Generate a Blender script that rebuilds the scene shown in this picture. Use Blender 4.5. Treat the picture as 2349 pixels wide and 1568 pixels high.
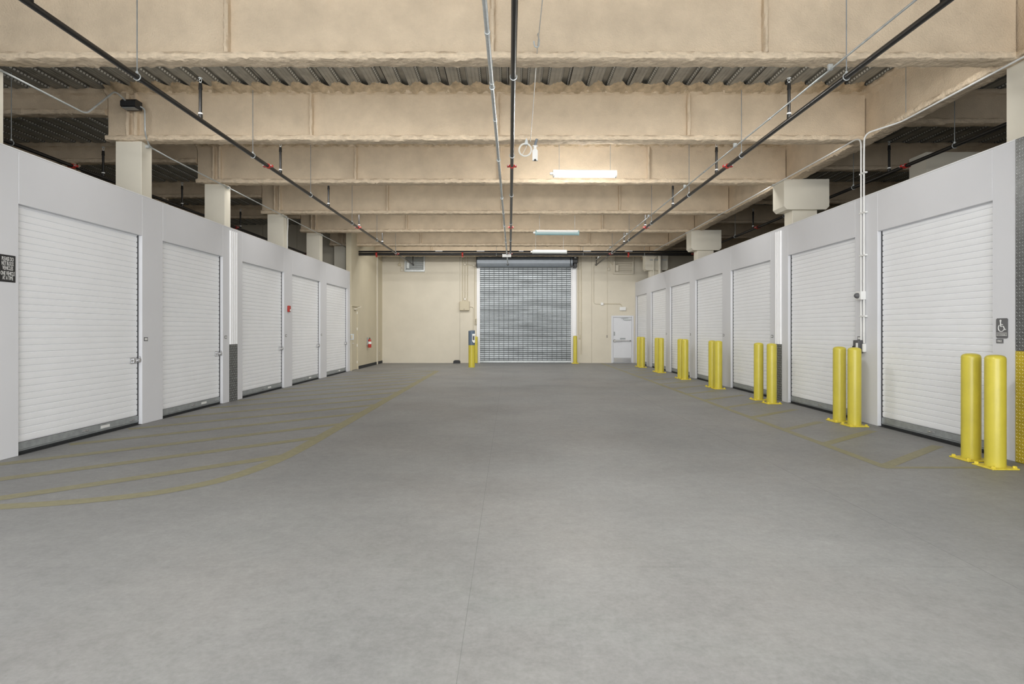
import bpy, math, random
from mathutils import Vector, Matrix, noise
random.seed(7)
PI = math.pi
for o in list(bpy.data.objects):
    bpy.data.objects.remove(o)
SC = bpy.context.scene
COL = SC.collection

# ------------------------------------------------------------------ camera
CAM_H = 1.52
cam_d = bpy.data.cameras.new('camera')
cam = bpy.data.objects.new('camera', cam_d)
COL.objects.link(cam)
cam.location = (0, 0, CAM_H)
cam.rotation_euler = (PI / 2, 0, 0)
cam_d.sensor_width = 36.0
cam_d.lens = 1368 / 2349 * 36.0
cam_d.shift_x = 6.5 / 2349
cam_d.shift_y = -27.0 / 2349
cam_d.clip_start = 0.05
cam_d.clip_end = 200
SC.camera = cam

# ------------------------------------------------------------------ world, added fill lights, exposure
world = bpy.data.worlds.new('overcast_sky')
SC.world = world
world.use_nodes = True
bgn = world.node_tree.nodes['Background']
bgn.inputs['Color'].default_value = (0.93, 0.97, 1.0, 1)
bgn.inputs['Strength'].default_value = 1.0
SC.view_settings.view_transform = 'Standard'
SC.view_settings.look = 'None'
SC.view_settings.gamma = 1.0
SC.view_settings.use_curve_mapping = False
SC.view_settings.exposure = 0.62
LAMP = 95.0            # radiance of a lit fluorescent lens


def area_light(name, loc, rot, sx, sy, power, color=(1, 1, 1)):
    d = bpy.data.lights.new(name, 'AREA')
    d.shape = 'RECTANGLE'
    d.size, d.size_y, d.energy, d.color = sx, sy, power, color
    o = bpy.data.objects.new(name, d)
    COL.objects.link(o)
    o.location, o.rotation_euler = loc, rot
    return o


# added front fill, standing in for daylight from an entrance behind the camera
area_light('rear_fill_light', (0.0, -5.2, 2.5), (PI / 2, 0, 0), 11.4, 4.6, 600, (0.97, 0.985, 1.0))
# added fill lights hidden behind the beams, tipped towards the back of the hall
for _y, _p, _t in ((7.56, 52, 58), (10.63, 36, 55), (13.6, 72, 32), (17.07, 92, 28), (20.18, 92, 25), (23.9, 118, 32)):
    area_light('hidden_fill_strip', (-0.2, _y, 4.93), (math.radians(_t), 0, 0), 12.0 if _y < 15 else 9.4, 0.12, _p, (1.0, 0.985, 0.95))


# ------------------------------------------------------------------ materials
def srgb(r, g, b):
    def f(c):
        c /= 255.0
        return c / 12.92 if c <= 0.04045 else ((c + 0.055) / 1.055) ** 2.4
    return (f(r), f(g), f(b), 1.0)


def mat(name, col, rough=0.6, metal=0.0, var=0.06, vscale=6.0, bump=0.0, bscale=40.0, emit=None, estr=0.0,
        stretch=None, detail=4.0, spec=0.5):
    m = bpy.data.materials.new(name)
    m.use_nodes = True
    nt = m.node_tree
    n, l = nt.nodes, nt.links
    b = n['Principled BSDF']
    b.inputs['Roughness'].default_value = rough
    b.inputs['Metallic'].default_value = metal
    b.inputs['Specular IOR Level'].default_value = spec
    tc = n.new('ShaderNodeTexCoord')
    geo = n.new('ShaderNodeNewGeometry')
    src = geo.outputs['Position']
    if stretch:
        mp = n.new('ShaderNodeMapping')
        mp.inputs['Scale'].default_value = stretch
        l.new(src, mp.inputs['Vector'])
        src = mp.outputs['Vector']
    if var > 0:
        t = n.new('ShaderNodeTexNoise')
        t.inputs['Scale'].default_value = vscale
        t.inputs['Detail'].default_value = detail
        t.inputs['Roughness'].default_value = 0.6
        l.new(src, t.inputs['Vector'])
        r = n.new('ShaderNodeValToRGB')
        r.color_ramp.elements[0].position = 0.3
        r.color_ramp.elements[1].position = 0.7
        r.color_ramp.elements[0].color = tuple(c * (1 - var) for c in col[:3]) + (1,)
        r.color_ramp.elements[1].color = tuple(min(1, c * (1 + var)) for c in col[:3]) + (1,)
        l.new(t.outputs['Fac'], r.inputs['Fac'])
        l.new(r.outputs['Color'], b.inputs['Base Color'])
    else:
        b.inputs['Base Color'].default_value = col
    if bump > 0:
        t2 = n.new('ShaderNodeTexNoise')
        t2.inputs['Scale'].default_value = bscale
        t2.inputs['Detail'].default_value = 5
        l.new(geo.outputs['Position'], t2.inputs['Vector'])
        bp = n.new('ShaderNodeBump')
        bp.inputs['Strength'].default_value = bump
        bp.inputs['Distance'].default_value = 0.02
        l.new(t2.outputs['Fac'], bp.inputs['Height'])
        l.new(bp.outputs['Normal'], b.inputs['Normal'])
    if emit:
        b.inputs['Emission Color'].default_value = emit
        b.inputs['Emission Strength'].default_value = estr
    return m


M = {}
M['white_wall'] = mat('white_painted_panel', (0.68, 0.685, 0.71, 1), 0.55, var=0.015, vscale=1.5)
M['white_door'] = mat('white_painted_steel', (0.85, 0.86, 0.88, 1), 0.38, var=0.015, vscale=3)
M['white_trim'] = mat('white_gloss_trim', (0.82, 0.82, 0.83, 1), 0.35, var=0.01)
M['door_gray'] = mat('pale_grey_door_paint', (0.68, 0.69, 0.72, 1), 0.45, var=0.02, vscale=2)
M['beige'] = mat('beige_painted_concrete', (0.66, 0.61, 0.505, 1), 0.75, var=0.04, vscale=1.2, bump=0.08, bscale=60)
M['beige_tan'] = mat('tan_painted_plaster', (0.56, 0.50, 0.37, 1), 0.75, var=0.04, vscale=1.0, bump=0.05, bscale=60)
M['column'] = mat('cream_column_paint', (0.77, 0.725, 0.615, 1), 0.65, var=0.02, vscale=3)
M['foam'] = mat('sprayed_fireproofing', (0.69, 0.567, 0.418, 1), 0.95, var=0.10, vscale=2.2, bump=0.55, bscale=55, spec=0.1)
M['foam_rough'] = mat('crusty_fireproofing', (0.69, 0.567, 0.418, 1), 0.95, var=0.16, vscale=16, bump=1.0, bscale=16, stretch=(0.6, 1.5, 1.5), spec=0.1)
M['foam_brown'] = mat('fireproofing_overspray', (0.55, 0.435, 0.295, 1), 0.95, var=0.25, vscale=9, bump=0.7, bscale=45, spec=0.1)
M['galv'] = mat('galvanised_steel', (0.56, 0.59, 0.59, 1), 0.42, metal=0.35, var=0.12, vscale=14)
M['galv_dull'] = mat('dull_galvanised_steel', (0.33, 0.35, 0.355, 1), 0.5, metal=0.3, var=0.15, vscale=10)
M['steel_gray'] = mat('grey_painted_steel', (0.25, 0.28, 0.315, 1), 0.42, metal=0.2, var=0.06, vscale=6)
M['black_pipe'] = mat('black_steel_pipe', (0.022, 0.021, 0.02, 1), 0.34, metal=0.3, var=0.2, vscale=20)
M['black'] = mat('black_plastic', (0.018, 0.018, 0.02, 1), 0.5, var=0.1)
M['dark'] = mat('dark_rubber', (0.02, 0.022, 0.024, 1), 0.8, var=0.2)
M['dark_gray'] = mat('charcoal_plastic', (0.10, 0.10, 0.105, 1), 0.5, var=0.05)
M['sign_gray'] = mat('grey_sign_plastic', (0.13, 0.13, 0.135, 1), 0.55, var=0.04)
M['red'] = mat('red_paint', (0.45, 0.035, 0.025, 1), 0.4, var=0.1)
M['white'] = mat('white_plastic', (0.8, 0.8, 0.78, 1), 0.4, var=0.02)
M['print'] = mat('white_print', (0.78, 0.78, 0.76, 1), 0.6, var=0.0)
M['chrome'] = mat('bright_steel', (0.62, 0.62, 0.63, 1), 0.25, metal=0.8, var=0.08, vscale=30)
M['yellow'] = mat('yellow_sleeve', (0.56, 0.475, 0.055, 1), 0.33, var=0.05, vscale=5)
M['yellow_plate'] = mat('yellow_painted_plate', (0.66, 0.53, 0.05, 1), 0.5, var=0.14, vscale=25)
M['slate'] = mat('slate_blue_plastic', (0.105, 0.145, 0.20, 1), 0.4, var=0.04)
M['cable'] = mat('white_cable', (0.72, 0.71, 0.66, 1), 0.5, var=0.0)
M['dp_base'] = mat('tread_plate_base', (0.15, 0.155, 0.155, 1), 0.4, metal=0.5, var=0.2, vscale=12)
M['dp_yellow_wear'] = mat('worn_yellow_lug', (0.72, 0.64, 0.30, 1), 0.4, var=0.15)
M['dp_dark'] = mat('dark_tread_plate', (0.34, 0.36, 0.35, 1), 0.38, metal=0.4, var=0.2, vscale=12)
M['dp_silver'] = mat('silver_tread_plate', (0.50, 0.52, 0.53, 1), 0.3, metal=0.6, var=0.15, vscale=10)
M['dp_yellow'] = mat('yellow_tread_plate', (0.55, 0.42, 0.03, 1), 0.35, metal=0.2, var=0.15, vscale=10)
M['lens_on'] = mat('lit_lamp_lens', (0.9, 0.9, 0.9, 1), 0.4, var=0, emit=(1.0, 0.985, 0.95, 1), estr=LAMP)
M['lens_bright'] = mat('bright_lamp_lens', (0.9, 0.9, 0.9, 1), 0.4, var=0, emit=(1.0, 0.985, 0.95, 1), estr=LAMP * 2.0)
M['lens_dim'] = mat('dim_cyan_lamp_lens', (0.25, 0.36, 0.36, 1), 0.4, var=0, emit=(0.55, 0.95, 1.0, 1), estr=0.05)
M['lens_off'] = mat('unlit_lamp_lens', (0.40, 0.42, 0.41, 1), 0.35, var=0.0)
M['roof'] = mat('roof_slab_underside', (0.08, 0.08, 0.075, 1), 0.9, var=0.1)


def concrete(name):
    m = bpy.data.materials.new(name)
    m.use_nodes = True
    n, l = m.node_tree.nodes, m.node_tree.links
    b = n['Principled BSDF']
    g = n.new('ShaderNodeNewGeometry')

    def nz(scale, detail, rough=0.6):
        t = n.new('ShaderNodeTexNoise')
        t.inputs['Scale'].default_value = scale
        t.inputs['Detail'].default_value = detail
        t.inputs['Roughness'].default_value = rough
        l.new(g.outputs['Position'], t.inputs['Vector'])
        return t.outputs['Fac']

    def ramp(src, p0, c0, p1, c1):
        r = n.new('ShaderNodeValToRGB')
        e = r.color_ramp.elements
        e[0].position, e[1].position = p0, p1
        e[0].color, e[1].color = c0, c1
        l.new(src, r.inputs['Fac'])
        return r.outputs['Color']

    def mix(a, bb, kind, fac=1.0):
        x = n.new('ShaderNodeMix')
        x.data_type = 'RGBA'
        x.blend_type = kind
        x.inputs['Factor'].default_value = fac
        l.new(a, x.inputs['A'])
        l.new(bb, x.inputs['B'])
        return x.outputs['Result']
    base = ramp(nz(0.75, 6, 0.62), 0.3, (0.192, 0.192, 0.191, 1), 0.72, (0.250, 0.250, 0.245, 1))
    fine = ramp(nz(9, 6, 0.72), 0.28, (0.82, 0.82, 0.82, 1), 0.72, (1.12, 1.12, 1.12, 1))
    pink = ramp(nz(0.33, 4, 0.6), 0.45, (1, 1, 1, 1), 0.75, (1.03, 0.985, 0.955, 1))
    c = mix(base, fine, 'MULTIPLY', 0.85)
    grit = ramp(nz(34, 5, 0.7), 0.3, (0.86, 0.86, 0.86, 1), 0.7, (1.12, 1.12, 1.12, 1))
    c = mix(c, grit, 'MULTIPLY', 0.8)
    c = mix(c, pink, 'MULTIPLY', 0.9)
    l.new(c, b.inputs['Base Color'])
    b.inputs['Roughness'].default_value = 0.55
    b.inputs['Specular IOR Level'].default_value = 0.42
    bp = n.new('ShaderNodeBump')
    bp.inputs['Strength'].default_value = 0.06
    bp.inputs['Distance'].default_value = 0.01
    l.new(nz(60, 4), bp.inputs['Height'])
    l.new(bp.outputs['Normal'], b.inputs['Normal'])
    return m


M['concrete'] = concrete('worn_concrete')
M['joint'] = mat('saw_cut_filler', (0.155, 0.155, 0.152, 1), 0.9, var=0.2, vscale=5)
M['paint_line'] = mat('faded_yellow_floor_paint', (0.228, 0.210, 0.126, 1), 0.55, var=0.12, vscale=14, spec=0.4)


def deck_material(name, dashes):
    m = bpy.data.materials.new(name)
    m.use_nodes = True
    n, l = m.node_tree.nodes, m.node_tree.links
    b = n['Principled BSDF']
    b.inputs['Metallic'].default_value = 0.2
    b.inputs['Roughness'].default_value = 0.48
    g = n.new('ShaderNodeNewGeometry')
    t = n.new('ShaderNodeTexNoise')
    t.inputs['Scale'].default_value = 5
    t.inputs['Detail'].default_value = 5
    l.new(g.outputs['Position'], t.inputs['Vector'])
    r = n.new('ShaderNodeValToRGB')
    r.color_ramp.elements[0].position = 0.3
    r.color_ramp.elements[1].position = 0.7
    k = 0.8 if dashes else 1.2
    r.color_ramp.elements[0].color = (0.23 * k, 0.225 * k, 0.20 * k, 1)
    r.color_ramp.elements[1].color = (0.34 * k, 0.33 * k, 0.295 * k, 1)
    l.new(t.outputs['Fac'], r.inputs['Fac'])
    out = r.outputs['Color']
    if dashes:
        sp = n.new('ShaderNodeSeparateXYZ')
        l.new(g.outputs['Position'], sp.inputs[0])
        mu = n.new('ShaderNodeMath'); mu.operation = 'MULTIPLY'; mu.inputs[1].default_value = 14.0
        l.new(sp.outputs['Y'], mu.inputs[0])
        fr = n.new('ShaderNodeMath'); fr.operation = 'FRACT'
        l.new(mu.outputs[0], fr.inputs[0])
        lt = n.new('ShaderNodeMath'); lt.operation = 'LESS_THAN'; lt.inputs[1].default_value = 0.62
        l.new(fr.outputs[0], lt.inputs[0])
        mx = n.new('ShaderNodeMix'); mx.data_type = 'RGBA'
        zc = n.new('ShaderNodeMath'); zc.operation = 'COMPARE'
        zc.inputs[1].default_value = 5.68 + .036
        zc.inputs[2].default_value = 0.013
        l.new(sp.outputs['Z'], zc.inputs[0])
        pr = n.new('ShaderNodeMath'); pr.operation = 'MULTIPLY'
        l.new(lt.outputs[0], pr.inputs[0]); l.new(zc.outputs[0], pr.inputs[1])
        l.new(pr.outputs[0], mx.inputs['Factor'])
        l.new(out, mx.inputs['A'])
        mx.inputs['B'].default_value = (0.80, 0.80, 0.75, 1)  # perforation dashes, painted pale for the light the webs catch
        out = mx.outputs['Result']
    l.new(out, b.inputs['Base Color'])
    return m


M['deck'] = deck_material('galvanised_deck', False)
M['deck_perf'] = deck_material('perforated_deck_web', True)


def slat_steel(name):
    m = mat(name, (0.40, 0.43, 0.45, 1), 0.38, metal=0.45, var=0.45, vscale=1.0, stretch=(0.45, 1, 5))
    return m


M['grille_gap'] = mat('dark_slat_joint', (0.07, 0.08, 0.085, 1), 0.6, metal=0.3, var=0.1)
M['grille'] = slat_steel('streaked_galvanised_slats')

# ------------------------------------------------------------------ mesh builder
WLOC = {}


class MB:
    def __init__(s):
        s.v, s.f, s.mi, s.cur = [], [], [], 0

    def add(s, vs, fs):
        k = len(s.v)
        s.v += [tuple(p) for p in vs]
        for f in fs:
            s.f.append(tuple(i + k for i in f))
            s.mi.append(s.cur)
        return s

    def box(s, x0, x1, y0, y1, z0, z1):
        x0, x1 = min(x0, x1), max(x0, x1)
        y0, y1 = min(y0, y1), max(y0, y1)
        z0, z1 = min(z0, z1), max(z0, z1)
        v = [(x, y, z) for z in (z0, z1) for y in (y0, y1) for x in (x0, x1)]
        return s.add(v, [(0, 2, 3, 1), (4, 5, 7, 6), (0, 1, 5, 4), (2, 6, 7, 3), (0, 4, 6, 2), (1, 3, 7, 5)])

    def cbox(s, x0, x1, y0, y1, z0, z1, c=0.005):
        """box with chamfered edges"""
        lo = (min(x0, x1), min(y0, y1), min(z0, z1))
        hi = (max(x0, x1), max(y0, y1), max(z0, z1))
        c = min(c, *(0.45 * (hi[i] - lo[i]) for i in range(3)))
        idx, v = {}, []
        for sx in (0, 1):
            for sy in (0, 1):
                for sz in (0, 1):
                    p = [(lo, hi)[(sx, sy, sz)[i]][i] for i in range(3)]
                    for a in range(3):
                        q = list(p)
                        for i in range(3):
                            if i != a:
                                q[i] += -c if (sx, sy, sz)[i] else c
                        idx[(sx, sy, sz, a)] = len(v)
                        v.append(tuple(q))
        f = []
        for a in range(3):
            b_, c_ = (a + 1) % 3, (a + 2) % 3
            for sd in (0, 1):
                loop = []
                for (i, j) in ((0, 0), (1, 0), (1, 1), (0, 1)):
                    t = [0, 0, 0]
                    t[a], t[b_], t[c_] = sd, i, j
                    loop.append(idx[(t[0], t[1], t[2], a)])
                f.append(tuple(loop if sd else loop[::-1]))
            # edges along axis a
            for (i, j) in ((0, 0), (1, 0), (1, 1), (0, 1)):
                t0, t1 = [0, 0, 0], [0, 0, 0]
                t0[b_], t0[c_] = i, j
                t1[b_], t1[c_] = i, j
                t1[a] = 1
                q = (idx[(*t0, b_)], idx[(*t1, b_)], idx[(*t1, c_)], idx[(*t0, c_)])
                f.append(q if (i ^ j) else q[::-1])
        for sx in (0, 1):
            for sy in (0, 1):
                for sz in (0, 1):
                    q = tuple(idx[(sx, sy, sz, a)] for a in range(3))
                    f.append(q if (sx + sy + sz) % 2 else q[::-1])
        return s.add(v, f)

    def cyl(s, p, q, r, n=12, r2=None, caps=True):
        p, q = Vector(p), Vector(q)
        d = (q - p).normalized()
        a = d.orthogonal().normalized()
        b = d.cross(a)
        r2 = r if r2 is None else r2
        v = []
        for (c, rr) in ((p, r), (q, r2)):
            for i in range(n):
                t = 2 * PI * i / n
                v.append(c + a * (rr * math.cos(t)) + b * (rr * math.sin(t)))
        f = [(i, (i + 1) % n, n + (i + 1) % n, n + i) for i in range(n)]
        if caps:
            f += [tuple(range(n))[::-1], tuple(range(n, 2 * n))]
        return s.add(v, f)

    def tube(s, pts, r, n=8, closed=False):
        pts = [Vector(p) for p in pts]
        N = len(pts)
        v, prev = [], None
        for i, p in enumerate(pts):
            a_ = pts[(i - 1) % N] if (i > 0 or closed) else p
            b_ = pts[(i + 1) % N] if (i < N - 1 or closed) else p
            d = (b_ - a_).normalized()
            if prev is None:
                u = d.orthogonal().normalized()
            else:
                u = (prev - d * prev.dot(d))
                u = u.normalized() if u.length > 1e-6 else d.orthogonal().normalized()
            prev = u
            w = d.cross(u)
            for k in range(n):
                t = 2 * PI * k / n
                v.append(p + u * (r * math.cos(t)) + w * (r * math.sin(t)))
        f = []
        for i in range(N if closed else N - 1):
            j = (i + 1) % N
            for k in range(n):
                f.append((i * n + k, i * n + (k + 1) % n, j * n + (k + 1) % n, j * n + k))
        if not closed:
            f += [tuple(range(n))[::-1], tuple(range((N - 1) * n, N * n))]
        return s.add(v, f)

    def lathe(s, prof, c=(0, 0, 0), n=24, axis='z'):
        v = []
        for (r, z) in prof:
            for i in range(n):
                t = 2 * PI * i / n
                p = (r * math.cos(t), r * math.sin(t), z)
                if axis == 'x':
                    p = (p[2], p[0], p[1])
                elif axis == 'y':
                    p = (p[1], p[2], p[0])
                v.append((c[0] + p[0], c[1] + p[1], c[2] + p[2]))
        m = len(prof)
        f = [(j * n + i, j * n + (i + 1) % n, (j + 1) * n + (i + 1) % n, (j + 1) * n + i)
             for j in range(m - 1) for i in range(n)]
        f += [tuple(range(n))[::-1], tuple(range((m - 1) * n, m * n))]
        return s.add(v, f)

    def prism(s, poly, a0, a1, axis):
        """polygon (2D) swept along an axis; 2D axes are the next two in x,y,z order"""
        def P(u, w, a):
            return {'x': (a, u, w), 'y': (u, a, w), 'z': (u, w, a)}[axis]
        n = len(poly)
        v = [P(u, w, a0) for u, w in poly] + [P(u, w, a1) for u, w in poly]
        f = [(i, (i + 1) % n, n + (i + 1) % n, n + i) for i in range(n)]
        f += [tuple(range(n))[::-1], tuple(range(n, 2 * n))]
        return s.add(v, f)

    def mesh(s, name, mats, off=(0, 0, 0), smooth=False):
        me = bpy.data.meshes.new(name)
        me.from_pydata([(x - off[0], y - off[1], z - off[2]) for x, y, z in s.v], [], s.f)
        import bmesh
        bm = bmesh.new()
        bm.from_mesh(me)
        bmesh.ops.recalc_face_normals(bm, faces=bm.faces)
        bm.to_mesh(me)
        bm.free()
        for m in (mats if isinstance(mats, (list, tuple)) else [mats]):
            me.materials.append(M[m])
        if any(s.mi):
            me.polygons.foreach_set('material_index', s.mi)
        if smooth:
            me.polygons.foreach_set('use_smooth', [True] * len(me.polygons))
            try:
                me.set_sharp_from_angle(angle=math.radians(38))
            except Exception:
                pass
        me.update()
        return me

    def build(s, name, mats, parent=None, world=True, smooth=False):
        if parent is None:
            xs, ys, zs = zip(*s.v)
            off = ((min(xs) + max(xs)) / 2, (min(ys) + max(ys)) / 2, min(zs))
        else:
            off = WLOC[parent.name] if world else (0, 0, 0)
        o = bpy.data.objects.new(name, s.mesh(name, mats, off, smooth))
        COL.objects.link(o)
        if parent is None:
            o.location = off
            WLOC[o.name] = off
        else:
            o.parent = parent
            WLOC[o.name] = WLOC[parent.name]
        return o


def tag(o, label=None, cat=None, group=None, kind=None):
    for k, v in (('label', label), ('category', cat), ('group', group), ('kind', kind)):
        if v:
            o[k] = v
    return o


def thing(name, loc, label=None, cat=None, group=None, kind=None, rz=0.0):
    o = bpy.data.objects.new(name, None)
    o.empty_display_size = 0.1
    COL.objects.link(o)
    o.location = loc
    o.rotation_euler = (0, 0, rz)
    WLOC[o.name] = tuple(loc)
    return tag(o, label, cat, group, kind)


def copy_tree(o, parent=None):
    c = o.copy()
    COL.objects.link(c)
    if parent:
        c.parent = parent
    for ch in o.children:
        copy_tree(ch, c)
    return c


def fillet(pts, r, n=5):
    """round the inner corners of a polyline"""
    pts = [Vector(p) for p in pts]
    out = [pts[0]]
    for i in range(1, len(pts) - 1):
        a, b, c = pts[i - 1], pts[i], pts[i + 1]
        k = min(r, (a - b).length * 0.45, (c - b).length * 0.45)
        p, q = b + (a - b).normalized() * k, b + (c - b).normalized() * k
        for j in range(n + 1):
            t = j / n
            out.append(p * (1 - t) ** 2 + b * 2 * t * (1 - t) + q * t * t)
    out.append(pts[-1])
    return out


def text_mesh(body, size, xscale=1.0, depth=0.0004):
    cu = bpy.data.curves.new('lettering', 'FONT')
    cu.body, cu.size, cu.extrude = body, size, depth
    cu.align_x, cu.align_y = 'CENTER', 'CENTER'
    cu.resolution_u = 3
    cu.offset = size * 0.008
    t = bpy.data.objects.new('lettering', cu)
    COL.objects.link(t)
    t.scale = (xscale, 1, 1)
    bpy.context.view_layer.update()
    me = bpy.data.meshes.new_from_object(t.evaluated_get(bpy.context.evaluated_depsgraph_get()))
    bpy.data.objects.remove(t)
    bpy.data.curves.remove(cu)
    for v in me.vertices:
        v.co.x *= xscale
    return me


def lettering(body, loc, side, parent, size, xscale, width=None, material='print'):
    """side 'left': reads along +Y facing +X; 'right': reads along -Y facing -X; 'back' faces -Y"""
    me = text_mesh(body, size, xscale)
    if width:
        xs = [v.co.x for v in me.vertices]
        k = width / (max(xs) - min(xs))
        mid = (max(xs) + min(xs)) / 2
        for v in me.vertices:
            v.co.x = (v.co.x - mid) * k
    me.materials.clear()
    me.materials.append(M[material])
    o = bpy.data.objects.new('lettering', me)
    COL.objects.link(o)
    ex, ey = {'left': ((0, 1, 0), (0, 0, 1)), 'right': ((0, -1, 0), (0, 0, 1)), 'back': ((1, 0, 0), (0, 0, 1))}[side]
    ez = Vector(ex).cross(Vector(ey))
    R = Matrix((Vector(ex), Vector(ey), ez)).transposed()
    off = WLOC[parent.name]
    me.transform(Matrix.Translation(Vector(loc) - Vector(off)) @ R.to_4x4())
    o.parent = parent
    return o


# ------------------------------------------------------------------ layout constants
XL, XR = -5.94, 5.85            # faces of the two locker fronts
TOPL, TOPR = 3.69, 3.71         # their tops
YB = 27.7                       # back wall
ZB = 4.79                       # underside of the beams
ZD = 5.68                       # underside of the roof deck
REC = 0.075                     # recess of the roll-up doors

# ------------------------------------------------------------------ floor
floor = MB().box(-13, 13, -5.4, 30, -0.25, -0.0012).build('floor', 'joint')
tag(floor, kind='structure')
gx = [-13, -0.227, 3.0, 13]
gy = [-5.4, 3.83, 30]
for i in range(3):
    for j in range(2):
        g = 0.0013
        MB().box(gx[i] + g, gx[i + 1] - g, gy[j] + g * 0.7, gy[j + 1] - g * 0.7, -0.012, 0).build('concrete_slab', 'concrete', floor)

# ------------------------------------------------------------------ back wall and side walls
wall_back = thing('wall_back', (0, YB, 0), kind='structure')
seams = [-13, -2.29, 3.83, 13]
DX0, DX1, DZ = -1.377, 2.895, 4.42     # big rolling door opening
EX0, EX1, EZ = 4.80, 5.72, 2.14        # exit door opening
T = 0.25
s = 0.004
MB().box(-13, -2.29 - s, YB, YB + T, 0, 5.9).build('concrete_panel', 'beige', wall_back)
mb = MB()
mb.box(-2.29 + s, DX0, YB, YB + T, 0, 5.9)
mb.box(DX1, 3.83 - s, YB, YB + T, 0, 5.9)
mb.box(DX0, DX1, YB, YB + T, DZ, 5.9)
mb.build('concrete_panel', 'beige', wall_back)
mb = MB()
mb.box(3.83 + s, EX0, YB, YB + T, 0, 5.9)
mb.box(EX1, 13, YB, YB + T, 0, 5.9)
mb.box(EX0, EX1, YB, YB + T, EZ, 5.9)
mb.build('concrete_panel', 'beige', wall_back)
MB().box(-13, 13, YB + T, YB + T + 0.05, 0, 5.9).build('backing', 'dark', wall_back)

# tan return wall past the left lockers, with its own door
wall_side = thing('wall_left_rear', (-5.9, 25, 0), kind='structure')
mb = MB()
mb.box(-6.1, -5.9, 23.28, YB, 0, 5.9)
mb.box(-6.1, -5.9, 22.30, 23.28, 2.46, 5.9)
mb.build('plaster_panel', 'beige_tan', wall_side)
wall_annex = thing('wall_annex', (-9, 23.6, 0), kind='structure')
for a, b in ((-13, -11.2), (-11.2, -9.75), (-9.75, -8.4), (-8.4, -6.1)):
    MB().box(a + .005, b - .005, 23.6, 23.8, 0, 5.9).build('wall_board', 'beige', wall_annex)
for sx, nm in ((-13.2, 'wall_outer_left'), (13.0, 'wall_outer_right')):
    tag(MB().box(sx, sx + 0.2, -5.4, 30, 0, 5.9).build(nm, 'beige_tan'), kind='structure')
wf = MB()
wf.box(-13, XL, -5.6, -5.4, 0, 5.9)
wf.box(XR, 13, -5.6, -5.4, 0, 5.9)
wf.box(XL, XR, -5.6, -5.4, 4.85, 5.9)
tag(wf.build('wall_front', 'beige'), kind='structure')

bb = MB()
bb.prism([(-5.9, 0), (-5.886, 0), (-5.886, 0.105), (-5.892, 0.12), (-5.9, 0.12)], 23.36, YB, 'y')
tag(bb.build('baseboard_left', 'dark'), kind='structure')
t1 = MB()
t1.cbox(-5.9, -5.86, 26.5, 26.66, 0.0, 5.0, 0.008)
tag(t1.build('trim_1', 'beige'), kind='structure')

# ------------------------------------------------------------------ ceiling deck
ceiling = MB().box(-13.2, 13.2, -5.6, 30, 5.9, 6.1).build('ceiling', 'roof')
tag(ceiling, kind='structure')
PITCH = 0.34


def deck_mesh():
    mb = MB()
    prof = []
    for k in range(3):
        x = k * PITCH
        prof += [(x, 0), (x + .055, 0), (x + .06, .006), (x + .075, .006), (x + .08, 0), (x + .115, 0), (x + .12, .006),
                 (x + .135, .006), (x + .14, 0), (x + .18, 0), (x + .222, .075), (x + .298, .075)]
    prof += [(3 * PITCH - .012, 0.0)]
    y0, y1 = -5.4, 28.0
    for i in range(len(prof) - 1):
        (xa, za), (xb, zb) = prof[i], prof[i + 1]
        mb.cur = 1 if abs(zb - za) > 0.03 else 0
        mb.add([(xa, y0, za), (xb, y0, zb), (xb, y1, zb), (xa, y1, za)], [(0, 1, 2, 3)])
    return mb.mesh('deck_sheet', ['deck', 'deck_perf'])


dm = deck_mesh()
for k in range(26):
    o = bpy.data.objects.new('deck_sheet', dm)
    COL.objects.link(o)
    o.parent = ceiling
    o.location = Vector((-13.26 + k * 1.02, 0, ZD)) - Vector(WLOC['ceiling'])

# ------------------------------------------------------------------ fireproofed beams
BEAMS = [4.2, 7.3, 10.38, 13.35, 16.82, 19.93, 23.17, 26.3]


def beam_profile(half=0.13, depth=0.885):
    d = depth
    f = [(0.125, .012), (.09, 0), (.03, 0), (-.03, 0), (-.09, 0), (-.125, .012), (-.137, .045), (-.127, .078), (-.09, .092),
         (-.05, .1), (-.04, .14), (-.038, .3), (-.038, .5), (-.04, d - .15), (-.06, d - .09), (-.11, d - .075), (-.13, d - .04),
         (-.115, d)]
    b = [(.115, d), (.13, d - .04), (.11, d - .075), (.06, d - .09), (.04, d - .15), (.038, .4), (.04, .14), (.05, .1), (.09, .092),
         (.127, .078), (.137, .045)]
    k = half / 0.13
    return [(y * k, z) for y, z in f + b]


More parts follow.
